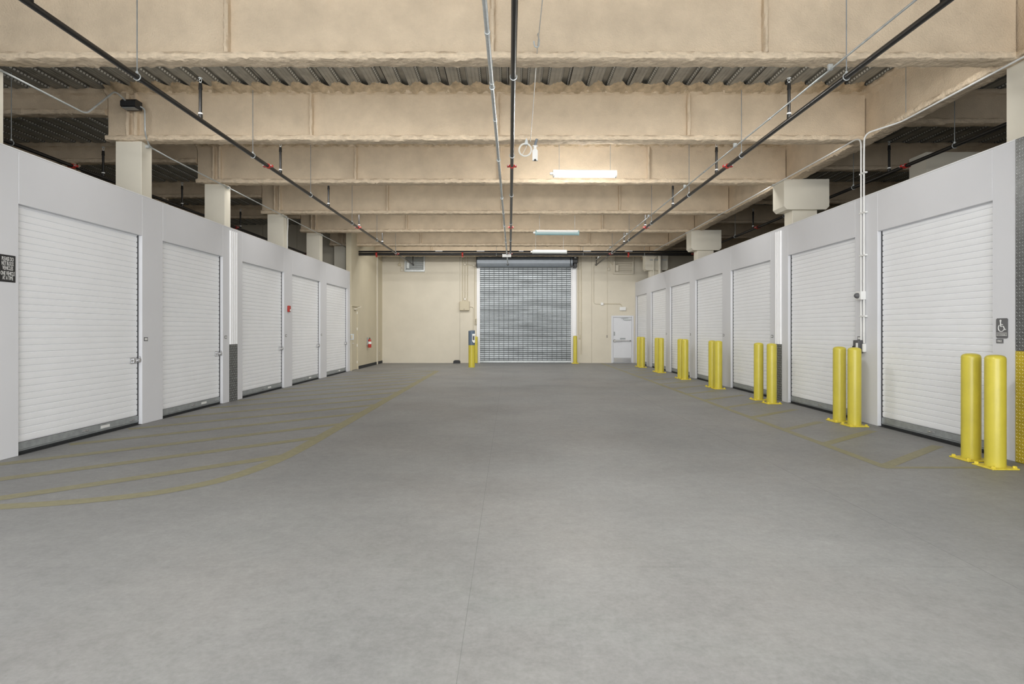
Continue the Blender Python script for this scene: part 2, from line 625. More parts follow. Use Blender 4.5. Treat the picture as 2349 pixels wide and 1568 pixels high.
def beam_mesh(mb, a0, a1, c, zb, along='x', depth=0.885, half=0.13, step=0.045, seed=0.0):
    prof = beam_profile(half, depth)
    n = max(2, int((a1 - a0) / step))
    v = []
    for i in range(n + 1):
        a = a0 + (a1 - a0) * i / n
        for (y, z) in prof:
            low = z < 0.095
            high = z > depth - 0.1
            amp = 0.022 if low else (0.02 if high else 0.004)
            p = Vector((a * 9 + seed, y * 26 + seed * 3, z * 26))
            nn = noise.noise(p) + 0.6 * noise.noise(p * 2.3)
            n2 = noise.noise(p * 0.35 + Vector((5, 1, 2)))
            dy = math.copysign(1, y) * nn * amp * (0.6 if low else 1)
            dz = (-abs(nn) * amp * 1.2 - n2 * 0.012) if (low and z < 0.02) else nn * amp * 0.4
            if high:
                dy += math.copysign(1, y) * 0.03 * abs(math.sin(PI * a / PITCH))
            yy, zz = c + y + dy, zb + z + dz
            v.append((a, yy, zz) if along == 'x' else (yy, a, zz))
    m = len(prof)
    f = [(i * m + k, i * m + (k + 1) % m, (i + 1) * m + (k + 1) % m, (i + 1) * m + k) for i in range(n) for k in range(m)]
    f += [tuple(range(m))[::-1], tuple(range(n * m, (n + 1) * m))]
    mb.add(v, f)
    rough = {k for k in range(m) if prof[k][1] < .085 and prof[(k + 1) % m][1] < .085}
    for q in range(n * m):
        if q % m in rough:
            mb.mi[len(mb.mi) - len(f) + q] = 1
    return mb


def stiffener(parent, a, c, zb, along='x', depth=0.885, seed=0.0, side=-1, w=0.03):
    mb = MB()
    n = 18
    v = []
    for i in range(n + 1):
        z = 0.08 + (depth - 0.16) * i / n
        for (da, dy) in ((-w, .03), (-w * .9, .105), (-w * .4, .122), (w * .4, .122), (w * .9, .105), (w, .03)):
            q = noise.noise(Vector((a * 3 + seed, z * 14, da * 60))) * 0.012
            A, Y = a + da * (1 + q * 20), c + side * (dy + q)
            v.append((A, Y, zb + z) if along == 'x' else (Y, A, zb + z))
    m = 6
    f = [(i * m + k, i * m + (k + 1) % m, (i + 1) * m + (k + 1) % m, (i + 1) * m + k) for i in range(n) for k in range(m)]
    f += [tuple(range(m))[::-1], tuple(range(n * m, (n + 1) * m))]
    mb.add(v, f)
    return mb.build('stiffener', 'foam', parent, smooth=True)


ORD = ['overhead behind the first visible one', 'nearest, largest at the top of the picture', 'second nearest, just behind the strip of bare metal deck',
       'third from the front, behind the lit lamp', 'fourth from the front', 'fifth from the front', 'sixth from the front',
       'farthest, just above the black cross main']
for i, y in enumerate(BEAMS):
    if i == 0:
        continue
    b = thing('steel_beam', (0, y, ZB), 'deep tan fireproofed steel beam across the aisle, ' + ORD[i], 'beam', 'fireproofed cross beams')
    beam_mesh(MB(), -6.95, 6.17, y, ZB, seed=i * 7.3).build('sprayed_girder', ['foam', 'foam_rough'], b, smooth=True)
    xs = [-6.58, -6.44, -3.42, -0.2, 3.1]
    for x in xs:
        stiffener(b, x, y, ZB, seed=i * 3 + x)
    # overspray fringe on the deck along the beam top
    ov = MB()
    v = []
    n = 380
    for k in range(n + 1):
        x = -6.9 + 13.0 * k / n
        w = 0.22 + 0.20 * abs(math.sin(PI * x / PITCH + 0.3)) ** 2 + 0.08 * noise.noise(Vector((x * 7, i * 5, 1)))
        h = 0.035 + 0.025 * noise.noise(Vector((x * 9, i * 3, 4)))
        v += [(x, y - w, ZD + 0.012), (x, y - w * 0.75, ZD - h * 0.7), (x, y - 0.115, ZD - h - 0.05), (x, y, ZD + 0.01)]
    f = [(k * 4 + j, k * 4 + j + 1, k * 4 + 5 + j, k * 4 + 4 + j) for k in range(n) for j in range(3)]
    ov.add(v, f)
    ov.build('overspray', 'foam_brown', b, smooth=True)

# shallower beams over the lockers on both sides
SB = ['first', 'first', 'second', 'third', 'fourth', 'fifth', 'sixth', 'seventh']
for i, y in enumerate(BEAMS):
    if i in (0, 1):
        continue
    if y < 23:
        o = beam_mesh(MB(), -13.0, -6.97, y, 5.25, depth=0.43, half=0.10, step=0.07, seed=i * 2.1).build('steel_beam', ['foam', 'foam_rough'], smooth=True)
        tag(o, 'shallow brown beam above the left lockers, in line with the %s cross beam' % SB[i], 'beam', 'shallow beams over the left lockers')
    o = beam_mesh(MB(), 6.36, 13.0, y, 5.09, depth=0.59, half=0.10, step=0.07, seed=i * 4.1).build('steel_beam', ['foam', 'foam_rough'], smooth=True)
    tag(o, 'shallower tan beam right of the long girder, in line with the %s cross beam' % SB[i], 'beam', 'shallow beams over the right lockers')
gd = thing('steel_girder', (6.2, 12, ZB), 'long tan fireproofed girder running above the right lockers to the back wall', 'girder')
beam_mesh(MB(), -5.3, 27.6, 6.23, ZB, along='y', seed=3.3, half=0.135).build('sprayed_girder', ['foam', 'foam_rough'], gd, smooth=True)

# ------------------------------------------------------------------ columns
LC = [(7.2, 7.49), (10.3, 10.60), (13.31, 13.59), (16.77, 17.05), (20.0, 20.29), (23.16, 23.40)]
CN = ['cut off by the left edge of the picture', 'second from the left edge, under the second beam', 'third in the row, between the first and second locker doors',
      'fourth in the row, over the third locker door', 'fifth in the row, over the fourth locker door', 'farthest of the row, next to the tan wall']
for (a, b), nm in zip(LC, CN):
    o = MB().cbox(-6.80, -6.35, a, b, 0, ZB - 0.005, 0.006).build('square_column', 'column')
    tag(o, 'cream square column rising behind the left lockers, ' + nm, 'column', 'cream columns behind the left lockers')
for y in (13.35, 16.82, 19.93):
    o = MB()
    o.cbox(-9.93, -9.67, y - .03, y + .03, 0, 5.25, 0.01)
    o.cbox(-9.93, -9.87, y - .12, y + .12, 0, 5.25, 0.01)
    o.cbox(-9.73, -9.67, y - .12, y + .12, 0, 5.25, 0.01)
    o = o.build('steel_column', 'foam')
    tag(o, 'brown fireproofed inner column in the dark beyond the left lockers, %s' %
        {13.35: 'nearest one', 16.82: 'middle one', 19.93: 'farthest one'}[y], 'column', 'brown inner columns')


def capital_column(x0, y0, y1, label, x1=None, zc=4.13):
    x1 = x1 or x0 + 0.98
    t = thing('capital_column', ((x0 + x1) / 2, (y0 + y1) / 2, 0), label, 'column', 'cream columns with box capitals')
    MB().cbox(x0 + .22, x1 - .22, y0 + .08, y1 - .08, 0, zc, .006).build('shaft', 'column', t)
    c = .07
    MB().prism([(x0 + c, zc), (x1 - c, zc), (x1, zc + c), (x1, ZB - .004), (x0, ZB - .004), (x0, zc + c)], y0, y1, 'y').build('box_capital', 'column', t)
    return t


capital_column(5.94, 12.89, 13.43, 'cream column with a big box capital over the right lockers, nearest of three')
capital_column(5.94, 19.45, 19.98, 'cream column with a box capital over the right lockers, middle of three')
capital_column(5.94, 26.0, 26.5, 'cream column with a box capital and pipes on it, nearest the back wall')
tag(MB().cbox(6.21, 6.80, 7.15, 7.45, 0, ZB - .005, .006).build('square_column', 'column'),
    'plain cream column at the right edge of the picture behind the tread plate corner', 'column')
t = thing('capital_column', (8, 11.2, 0), 'cream block capital showing low behind the right locker wall top', 'column')
MB().cbox(7.95, 8.6, 11.0, 11.38, 0, 4.0, .006).build('shaft', 'column', t)
MB().prism([(7.73, 3.9), (9.2, 3.9), (9.2, ZB), (7.66, ZB), (7.66, 3.97)], 10.95, 11.42, 'y').build('box_capital', 'column', t)

# ------------------------------------------------------------------ locker fronts
LD = [(7.223, 9.65), (10.23, 12.37), (13.285, 15.73), (16.33, 18.76), (19.41, 21.90)]
RD = [(7.222, 9.47), (10.09, 12.51), (13.37, 15.75), (16.37, 18.74), (19.34, 21.69), (22.29, 24.62), (25.40, 27.50)]
wl = thing('wall_left', (XL, 15, 0), kind='structure')
wr = thing('wall_right', (XR, 15, 0), kind='structure')
TH = 0.10


def front(parent, doors, y_start, y_end, x, sgn, top, dh):
    """sgn = direction from the face into the lockers"""
    g = 0.0015
    edges = [y_start]
    for a, b in doors:
        edges += [a, b]
    edges.append(y_end)
    for k in range(0, len(edges), 2):
        MB().cbox(x, x + sgn * TH, edges[k] + g, edges[k + 1] - g, 0, top, .004).build('pilaster_panel', 'white_wall', parent)
    for a, b in doors:
        MB().cbox(x, x + sgn * TH, a - g, b + g, dh, top, .004).build('header_panel', 'white_wall', parent)
    MB().cbox(x - sgn * .004, x + sgn * (TH + .01), y_start, y_end, top, top + .018, .004).build('top_cap', 'white_trim', parent)


front(wl, LD, 3.0, 22.26, XL, -1, TOPL, 3.05)
front(wr, RD, 6.885, YB - .005, XR, 1, TOPR, 3.09)
MB().box(XL, XL - TH, -5.4, 2.998, 0, TOPL).build('pilaster_panel', 'white_wall', wl)
MB().box(XR + .2, XR + .3, -5.4, 4.0, 0, TOPR).build('pilaster_panel', 'white_wall', wr)
MB().box(XL - TH, XL - 3.5, 22.14, 22.24, 0, 3.6).build('end_panel', 'white_wall', wl)
MB().box(XR + .02, XR + 5, 6.75, 6.85, 0, 3.6).build('end_panel', 'white_wall', wr)


# ------------------------------------------------------------------ roll-up doors
SLAT = 0.0845


def slat_mesh(w):
    h = w / 2 - 0.028
    prof = [(0, 0), (0, .006), (.011, .0125), (.0125, .045), (.0115, .080), (.0, SLAT), (-.004, SLAT), (-.004, 0)]
    mb = MB()
    mb.prism([(x, z) for x, z in prof], -h, h, 'y')
    return mb.mesh('slat', 'white_door')


def handle_pull(parent, x, y, z):
    mb = MB()
    mb.cbox(x, x + .004, y - .055, y + .055, z - .012, z + .012, .002)
    mb.tube(fillet([(x + .004, y - .045, z), (x + .03, y - .04, z), (x + .03, y + .04, z), (x + .004, y + .045, z)], .015), .005, 6)
    return mb.build('pull_handle', 'chrome', parent, world=False, smooth=True)


def roll_door(idx, xface, y0, y1, dh, side, label, latch):
    """local +X points into the aisle; side -1 = left wall, +1 = right wall"""
    yc, w = (y0 + y1) / 2, (y1 - y0)
    xdoor = xface + side * REC
    t = thing('door_%d' % idx, (xdoor, yc, 0), label, 'door', 'white roll-up locker doors', 'structure', 0.0 if side < 0 else PI)
    sm = slat_mesh(w)
    n = int((dh - 0.15) / SLAT) + 2
    for k in range(n):
        o = bpy.data.objects.new('slat', sm)
        COL.objects.link(o)
        o.parent = t
        o.location = (0, 0, 0.145 + k * SLAT)
    far = 1 if side < 0 else -1
    h = w / 2
    b = MB()
    b.cbox(-.004, .016, -h + .012, h - .012, .035, .14, .003)
    b.cbox(.016, .030, -h + .012, h - .012, .06, .068, .002)
    bar = b.build('bottom_bar', 'galv_dull', t, world=False)
    WLOC[bar.name] = (0, 0, 0)
    handle_pull(bar, .016, 0, .10)
    if side < 0:
        handle_pull(bar, .016, far * (h - .16), .09)
        MB().box(.0162, .0175, far * .32, far * .52, .075, .115).build('sticker', 'white', bar, world=False)
    MB().cbox(-.01, .012, -h, h, .004, .036, .003).build('rubber_seal', 'dark', t, world=False)
    for sg in (-1, 1):
        g = MB()
        g.box(-.03, -.012, sg * (h - .03), sg * (h - .001), 0, dh)
        g.box(-.03, .02, sg * (h - .006), sg * (h - .0005), 0, dh)
        g.build('guide_track', 'dark_gray', t, world=False)
    MB().cbox(-.40, -.06, -h + .02, h - .02, dh - .02, dh + .32, .05).build('coil_drum', 'white_door', t, world=False)
    MB().box(-.006, .07, -h, h, .0005, .003).build('threshold', 'dark', t, world=False)
    if latch:
        zl = 1.035
        y = far * (h - .10)
        L = MB()
        L.cbox(.015, .022, y - .11, y + .045, zl - .05, zl + .05, .003)
        L.cbox(.022, .04, y - .12, y + .075, zl - .016, zl + .016, .004)
        L.cbox(.022, .046, y - .06, y - .03, zl - .035, zl + .035, .004)
        L.cbox(.022, .046, y + .01, y + .035, zl - .035, zl + .035, .004)
        lo = L.build('slide_latch', 'chrome', t, world=False)
        WLOC[lo.name] = (0, 0, 0)
        lk = MB()
        lk.lathe([(.0, -.014), (.03, -.014), (.036, -.008), (.036, .008), (.03, .014), (.0, .014)], (.052, y + .075, zl), 16, 'x')
        lk.tube([(.052 + .0, y + .075 - .02, zl + .03), (.052, y + .055, zl + .055), (.052, y + .075, zl + .064), (.052, y + .095, zl + .055), (.052, y + .095, zl + .03)], .005, 6)
        lk.build('round_padlock', 'chrome', lo, world=False, smooth=True)
    return t


LN = ['nearest on the left wall, right of the black notice sign', 'second on the left wall, narrower, before the dark tread plate guard',
      'third on the left wall, just past the dark tread plate guard', 'fourth on the left wall, right of the red alarm strobe',
      'farthest on the left wall, next to the tan wall']
RN = ['nearest on the right wall, beside the accessible sign', 'second on the right wall, left of the two vertical conduits',
      'third on the right wall, left of the dark tread plate guard', 'fourth on the right wall counted from the near end',
      'fifth on the right wall, third from the back wall', 'sixth on the right wall, second from the back wall',
      'farthest on the right wall, in the corner beside the grey exit door']
for i, (a, b) in enumerate(LD):
    roll_door(i + 1, XL, a, b, 3.05, -1, 'white slatted roll-up door, ' + LN[i], True)
for i, (a, b) in enumerate(RD):
    roll_door(i + 6, XR, a, b, 3.09, 1, 'white slatted roll-up door, ' + RN[i], False)


# ------------------------------------------------------------------ tread plate and fluted corner guards
def tread_plate(mb, x, sgn, y0, y1, z0, z1, pitch=0.05, th=0.004):
    """sgn = outward direction"""
    mb.box(x, x + sgn * th, y0, y1, z0, z1)
    mb.cur = 0
    nx, nz = max(1, int((y1 - y0) / pitch)), int((z1 - z0) / pitch)
    py, pz = (y1 - y0) / nx, (z1 - z0) / nz
    L, W, H = pitch * .42, pitch * .12, .0035
    for i in range(nx):
        for j in range(nz):
            cy, cz = y0 + (i + .5) * py, z0 + (j + .5) * pz
            a = PI / 4 if (i + j) % 2 else -PI / 4
            ca, sa = math.cos(a), math.sin(a)
            xo = x + sgn * th
            pts = [(L, 0), (0, W), (-L, 0), (0, -W)]
            v = [(xo, cy + u * ca - w * sa, cz + u * sa + w * ca) for u, w in pts]
            k = .35
            v += [(xo + sgn * H, cy + k * (u * ca - w * sa), cz + k * (u * sa + w * ca)) for u, w in pts]
            mb.cur = 1
            mb.add(v, [(4, 5, 6, 7), (0, 1, 5, 4), (1, 2, 6, 5), (2, 3, 7, 6), (3, 0, 4, 7)])
    return mb


def guard(x, sgn, y0, y1, top, zs, label, ribs=4):
    t = thing('corner_guard', (x, (y0 + y1) / 2, 0), label, 'guard', 'fluted guards with tread plate bases')
    f = MB()
    f.box(x, x + sgn * .006, y0, y1, zs, top)
    w = (y1 - y0) / ribs
    for k in range(ribs):
        a = y0 + k * w
        poly = [(a + .1 * w, x + sgn * .006), (a + .28 * w, x + sgn * .03), (a + .62 * w, x + sgn * .03), (a + .8 * w, x + sgn * .006)]
        f.prism([(b_, a_) for a_, b_ in poly], zs, top, 'z')
    f.build('fluted_panel', 'white_trim', t)
    tread_plate(MB(), x, sgn, y0 - .01, y1 + .01, 0.004, zs).build('tread_plate', ['dp_base', 'dp_dark'], t)
    return t


guard(XL, 1, 12.66, 13.02, 3.64, 1.22, 'white fluted strip over a dark tread plate guard on the left wall')
guard(XR, -1, 12.80, 13.09, 3.66, 1.22, 'white fluted strip over a dark tread plate guard on the right wall')
t = thing('corner_guard', (XR, 6.6, 0), 'silver over yellow tread plate corner guard at the right edge of the picture', 'guard')
tread_plate(MB(), XR - .002, -1, 6.30, 6.884, 1.285, 3.72, .038).build('silver_tread_plate', ['dp_base', 'dp_silver'], t)
tread_plate(MB(), XR - .002, -1, 6.30, 6.884, 0.004, 1.28, .038).build('yellow_tread_plate', ['dp_yellow', 'dp_yellow_wear'], t)
MB().box(XR, XR + .15, 6.30, 6.75, 0, 3.72).build('backing_post', 'dark_gray', t)

# ------------------------------------------------------------------ bollards
def make_bollard(label, r=.098, h=1.25, plate=True):
    t = thing('bollard', (0, 0, 0), label, 'bollard', 'yellow bollards')
    p = MB()
    prof = [(r, .015), (r, h - .05), (r * .96, h - .03), (r * .80, h - .014), (r * .5, h - .004), (.002, h)]
    p.lathe(prof, (0, 0, 0), 32)
    p.build('yellow_sleeve', 'yellow', t, world=False, smooth=True)
    if plate:
        MB().cbox(-.15, .15, -.15, .15, 0, .016, .004).build('base_plate', 'yellow_plate', t, world=False)
        bm_ = MB()
        bm_.lathe([(.022, .016), (.022, .034), (.016, .040), (.002, .041)], (0, 0, 0), 6)
        me = bm_.mesh('anchor_bolt', 'yellow_plate')
        for sx in (-1, 1):
            for sy in (-1, 1):
                o = bpy.data.objects.new('anchor_bolt', me)
                COL.objects.link(o)
                o.parent = t
                o.location = (sx * .118, sy * .118, 0)
    return t


PAIRS = [(5.437, 7.02, 5.396, 6.62), (5.51, 9.95, 5.494, 9.49), (5.45, 13.03, 5.45, 12.38), (5.43, 15.95, 5.43, 15.48),
         (5.43, 18.89, 5.43, 18.40), (5.43, 21.85, 5.43, 21.30), (5.43, 24.9, 5.43, 24.28)]
PN = ['the nearest right-hand locker door', 'the second right-hand locker door', 'the third right-hand locker door', 'the fourth right-hand locker door',
      'the fifth right-hand locker door', 'the sixth right-hand locker door', 'the last right-hand locker door']
proto = None
for i, (xa, ya, xb, yb) in enumerate(PAIRS):
    for (x, y, w) in ((xa, ya, 'farther'), (xb, yb, 'nearer')):
        lab = 'yellow bollard on bolted plate, %s of the pair by %s' % (w, PN[i])
        if proto is None:
            proto = o = make_bollard(lab)
        else:
            o = copy_tree(proto)
            o['label'] = lab
        o.location = (x, y, 0)
b1 = make_bollard('thin yellow bollard at the left jamb of the grey rolling door', .076, 1.24, False)
b1.location = (-1.52, 27.38, 0)
b2 = make_bollard('thin yellow bollard at the right jamb of the grey rolling door', .09, 1.27, True)
b2.location = (3.01, 27.2, 0)
for b in (b1, b2):
    b['group'] = 'thin bollards beside the rolling door'

# keypad pedestal bollard
kx, ky = -1.54, 24.46
t = thing('keypad_bollard', (kx, ky, 0), 'thick yellow bollard with a slate blue slanted keypad head before the back wall', 'bollard')
MB().lathe([(.13, 0), (.13, .91)], (kx, ky, 0), 32).build('yellow_sleeve', 'yellow', t, smooth=True)
mb = MB()
n = 32
v = []
for z in (0.91, None):
    for i in range(n):
        a = 2 * PI * i / n
        x, y = .133 * math.cos(a), .133 * math.sin(a)
        v.append((kx + x, ky + y, 0.91 if z else 1.50 + .30 * (x * .25 + y * .5)))
mb.add(v, [(i, (i + 1) % n, n + (i + 1) % n, n + i) for i in range(n)] + [tuple(range(n)), tuple(range(n, 2 * n))])
mb.build('slate_head', 'slate', t, smooth=True)
k = MB()
k.prism([(kx + .03, 1.08), (kx + .09, 1.0), (kx + .145, 1.02), (kx + .145, 1.36), (kx + .03, 1.36)], ky - .15, ky - .09, 'y')
k.cbox(kx + .04, kx + .16, ky - .165, ky - .10, 1.30, 1.37, .008)
kp = k.build('keypad_housing', 'white', t)
MB().cbox(kx + .05, kx + .125, ky - .156, ky - .148, 1.12, 1.28, .003).build('keypad_face', 'dark_gray', kp)

# wheel chock
mb = MB()
mb.prism([(-2.56, 0), (-2.25, 0), (-2.25, .09), (-2.28, .13), (-2.33, .145), (-2.48, .145), (-2.53, .13), (-2.56, .09)], 27.3, 27.5, 'y')
mb.prism([(-2.565, 0), (-2.245, 0), (-2.245, .03), (-2.565, .03)], 27.28, 27.52, 'y')
tag(mb.build('wheel_chock', 'black'), 'low black rubber wheel chock on the floor against the back wall', 'wheel chock')

# ------------------------------------------------------------------ grey rolling door in the back wall
rd = thing('door_13', ((DX0 + DX1) / 2, YB, 0), 'large grey steel rolling door in the back wall under a round hood', 'door', None, 'structure')
cur = MB()
h = 0.0925
ns = int((DZ + 0.1) / h)
for k in range(ns):
    z = .10 + k * h
    prof = [(YB + .090, z + .004), (YB + .068, z + .008), (YB + .060, z + .022), (YB + .058, z + .038), (YB + .060, z + .062), (YB + .068, z + .074), (YB + .090, z + .079)]
    cur.prism(prof, DX0 + .01, DX1 - .01, 'x')
cur.cur = 1
cur.box(DX0 + .01, DX1 - .01, YB + .086, YB + .10, .09, DZ + .2)
for i in range(1, 19):
    x = DX0 + (DX1 - DX0) * i / 19
    for k in range(ns):
        z = .10 + k * h
        cur.box(x - .009, x + .009, YB + .054, YB + .075, z + .010, z + .072)
c = cur.build('slat_curtain', ['grille', 'grille_gap'], rd)
c['kind'] = 'stuff'
MB().cbox(DX0 + .01, DX1 - .01, YB + .05, YB + .11, .012, .10, .01).build('bottom_bar', 'galv', rd)
MB().cbox(DX0 + .01, DX1 - .01, YB + .06, YB + .10, 0, .014, .003).build('rubber_seal', 'dark', rd)
for (a, b, nm) in ((-1.50, DX0, 'a'), (DX1, 3.13, 'b')):
    g = MB()
    g.cbox(a, b, YB - .03, YB + .02, 0, 4.45, .006)
    if nm == 'a':
        g.cbox(b - .03, b + .025, YB - .06, YB + .05, 0, 4.45, .006)
    else:
        g.cbox(a - .025, a + .03, YB - .06, YB + .05, 0, 4.45, .006)
        g.cbox(b - .07, b - .02, YB - .07, YB - .02, 0, 4.45, .006)
    g.build('guide_rail', 'white_trim' , rd)
hp = [(YB, 4.42), (YB - .34, 4.42), (YB - .44, 4.47), (YB - .49, 4.57), (YB - .49, 4.74), (YB - .44, 4.84), (YB - .34, 4.90), (YB, 4.93)]
MB().prism(hp, -1.47, 2.90, 'x').build('hood', 'steel_gray', rd)
hp2 = [(y if y == YB else y - .015, z + (.015 if z > 4.6 else -.015)) for y, z in hp]
MB().prism(hp2, -1.505, -1.465, 'x').build('end_bracket', 'black', rd)
mo = MB()
mo.cbox(2.90, 3.13, YB - .52, YB - .06, 4.58, 4.93, .02)
mo.cbox(2.94, 3.10, YB - .50, YB - .10, 4.38, 4.58, .02)
mo.cyl((2.80, YB - .50, 4.45), (2.80, YB - .50, 4.82), .02, 8)
mo.cbox(2.78, 2.95, YB - .54, YB - .49, 4.40, 4.46, .008)
mo = mo.build('door_motor', 'black', rd, smooth=False)
MB().box(2.97, 3.06, YB - .524, YB - .519, 4.80, 4.85).build('sticker', 'white', mo)


# ------------------------------------------------------------------ exit door
ed = thing('door_14', ((EX0 + EX1) / 2, YB, 0), 'pale grey exit door with panic bar at the right end of the back wall', 'door', None, 'structure')
fr = MB()
fr.cbox(EX0 - .06, EX0 + .02, YB - .03, YB + .12, 0, EZ + .06, .006)
fr.cbox(EX1 - .02, EX1 + .06, YB - .03, YB + .12, 0, EZ + .06, .006)
fr.cbox(EX0 + .02, EX1 - .02, YB - .03, YB + .12, EZ - .02, EZ + .06, .006)
fr.build('door_frame', 'door_gray', ed)
MB().cbox(EX0 + .024, EX1 - .024, YB + .01, YB + .055, .01, EZ - .024, .004).build('door_leaf', 'door_gray', ed)
MB().cbox(EX0 + .06, EX1 - .06, YB + .004, YB + .012, .03, .24, .002).build('kick_plate', 'chrome', ed)
pb = MB()
pb.cbox(EX0 + .08, EX1 - .07, YB - .05, YB - .01, 1.01, 1.055, .01)
pb.cbox(EX0 + .08, EX0 + .42, YB - .055, YB + .01, .995, 1.07, .012)
pb.cbox(EX1 - .14, EX1 - .07, YB - .05, YB + .01, 1.0, 1.065, .01)
pb.lathe([(.0, -.06), (.05, -.06), (.07, -.04), (.07, .0), (.0, .0)], (EX0 + .10, YB + .01, 1.03), 20, 'y')
pb.build('panic_bar', 'chrome', ed)
MB().cbox(EX0 + .06, EX0 + .11, YB - .01, YB + .012, 1.27, 1.45, .008).build('lock_plate', 'galv_dull', ed)
MB().cbox(EX0 + .35, EX0 + .60, YB - .006, YB + .012, 1.10, 1.16, .004).build('pull_plate', 'galv_dull', ed)
cl = MB()
cl.cbox(EX1 - .40, EX1 - .08, YB - .06, YB + .012, 1.99, 2.05, .01)
cl.tube([(EX1 - .3, YB - .04, 2.055), (EX1 - .55, YB - .10, 2.07), (EX1 - .2, YB - .02, 2.10)], .01, 6)
cl.build('door_closer', 'galv', ed)
hg = MB()
hg.cyl((EX1 - .022, YB + .002, .25), (EX1 - .022, YB + .002, .36), .012, 8)
hme = hg.mesh('hinge', 'galv', WLOC[ed.name])
for dz in (0, .75, 1.5):
    o = bpy.data.objects.new('hinge', hme)
    COL.objects.link(o)
    o.parent = ed
    o.location = (0, 0, dz)

# tan personnel door past the left lockers
td = thing('door_15', (-5.9, 22.8, 0), 'tan flush door in the tan wall just past the last left locker', 'door', None, 'structure')
MB().cbox(-5.99, -5.93, 22.34, 23.24, .008, 2.42, .004).build('door_leaf', 'beige_tan', td)
fr = MB()
fr.cbox(-6.05, -5.885, 23.235, 23.29, 0, 2.47, .005)
fr.cbox(-6.05, -5.885, 22.29, 22.34, 0, 2.47, .005)
fr.cbox(-6.05, -5.885, 22.34, 23.235, 2.42, 2.47, .005)
fr.build('door_frame', 'beige_tan', td)
for z in (.28, .93, 1.57, 2.2):
    MB().cyl((-5.925, 23.237, z - .05), (-5.925, 23.237, z + .05), .016, 8).build('hinge', 'white', td)
cl = MB()
cl.cbox(-5.93, -5.86, 22.75, 23.05, 2.30, 2.36, .01)
cl.tube([(-5.87, 22.9, 2.365), (-5.72, 23.05, 2.42), (-5.87, 23.23, 2.45)], .012, 6)
cl.build('door_closer', 'beige', td)
MB().tube(fillet([(-5.93, 22.42, 1.02), (-5.87, 22.42, 1.02), (-5.87, 22.54, 1.02)], .02), .012, 8).build('lever_handle', 'chrome', td, smooth=True)


# ------------------------------------------------------------------ wall louvers
def louver(x0, x1, z0, z1, body, label):
    t = thing('wall_louver', ((x0 + x1) / 2, YB, z0), label, 'louver', 'square louvers high on the back wall')
    f = MB()
    w = .055
    f.cbox(x0, x0 + w, YB - .10, YB, z0, z1, .006)
    f.cbox(x1 - w, x1, YB - .10, YB, z0, z1, .006)
    f.cbox(x0 + w, x1 - w, YB - .098, YB, z0, z0 + w * 1.6, .006)
    f.cbox(x0 + w, x1 - w, YB - .098, YB, z1 - w, z1, .006)
    f.build('frame', body, t)
    n = 8
    hh = (z1 - z0 - w * 2.6) / n
    for k in range(n):
        z = z0 + w * 1.6 + k * hh
        MB().prism([(YB - .075, z), (YB - .065, z), (YB - .012, z + hh * .95), (YB - .022, z + hh * 1.02)], x0 + w, x1 - w, 'x').build('blade', body, t)
    a = MB()
    a.cbox(x0 + .10, x0 + .24, YB - .16, YB - .06, z0 + .14, z0 + .42, .01)
    a.tube([(x0 + .12, YB - .11, z0 + .42), (x0 + .12, YB - .11, z0 + .6), (x0 + .20, YB - .11, z0 + .52)], .012, 6)
    a.cbox(x0 + .05, x0 + .08, YB - .13, YB - .09, z0 + .1, z0 + .6, .005)
    a.build('damper_actuator', body, t)
    return t


louver(-4.85, -3.91, 4.23, 5.17, 'galv', 'silver louver high on the back wall left of the rolling door')
louver(4.82, 5.77, 4.11, 5.06, 'beige', 'beige painted louver high on the back wall above the exit door')


# ------------------------------------------------------------------ pipes
def clamp_ring(x, y, z, r, parent, axis='y', material='galv'):
    mb = MB()
    pts = []
    for i in range(14):
        a = 2 * PI * i / 14
        pts.append((x + r * math.cos(a), y, z + r * math.sin(a)) if axis == 'y' else (x, y + r * math.cos(a), z + r * math.sin(a)))
    mb.tube(pts, .006, 6, closed=True)
    return mb.build('clamp_ring', material, parent, smooth=True)


def coupling(x, y, z, r, parent, axis='y'):
    mb = MB()
    R = r * 1.32
    w = .032
    mb.lathe([(r, -w), (R, -w), (R * 1.06, -w * .5), (R * 1.06, w * .5), (R, w), (r, w)], (x, y, z), 16, axis)
    for s_ in (-1, 1):
        if axis == 'y':
            mb.cbox(x + s_ * R, x + s_ * (R + .045), y - .028, y + .028, z - .02, z + .02, .006)
        else:
            mb.cbox(x - .028, x + .028, y - .02, y + .02, z + s_ * R, z + s_ * (R + .045), .006)
    o = mb.build('red_coupling', 'red', parent)
    for s_ in (-1, 1):
        if axis == 'y':
            MB().cyl((x + s_ * (R + .025), y - .06, z), (x + s_ * (R + .025), y + .06, z), .010, 8).build('coupling_bolt', 'galv', o)
    return o


def sprinkler(x, y, z, parent, top=5.09, r=.026):
    s_ = MB()
    s_.cyl((x, y, z), (x, y, top - .07), r * .85, 12)
    s_.cyl((x, y, z + .02), (x, y, z + .07), r * 1.15, 12)
    s_.cyl((x, y, top - .16), (x, y, top - .08), r * 1.1, 12, r * .9)
    s_ = s_.build('sprinkler_riser', 'black_pipe', parent, smooth=True)
    MB().cyl((x, y, z + .08), (x, y, z + .10), r * 1.2, 12).build('white_band', 'white', s_, smooth=True)
    hd = MB()
    hd.cyl((x, y, top - .08), (x, y, top - .05), .014, 8)
    hd.tube([(x - .012, y, top - .05), (x - .02, y, top - .025), (x, y, top)], .004, 5)
    hd.tube([(x + .012, y, top - .05), (x + .02, y, top - .025), (x, y, top)], .004, 5)
    hd.lathe([(.004, 0), (.028, 0), (.03, .005), (.004, .006)], (x, y, top), 12)
    hd.build('sprinkler_head', 'galv', s_, smooth=True)


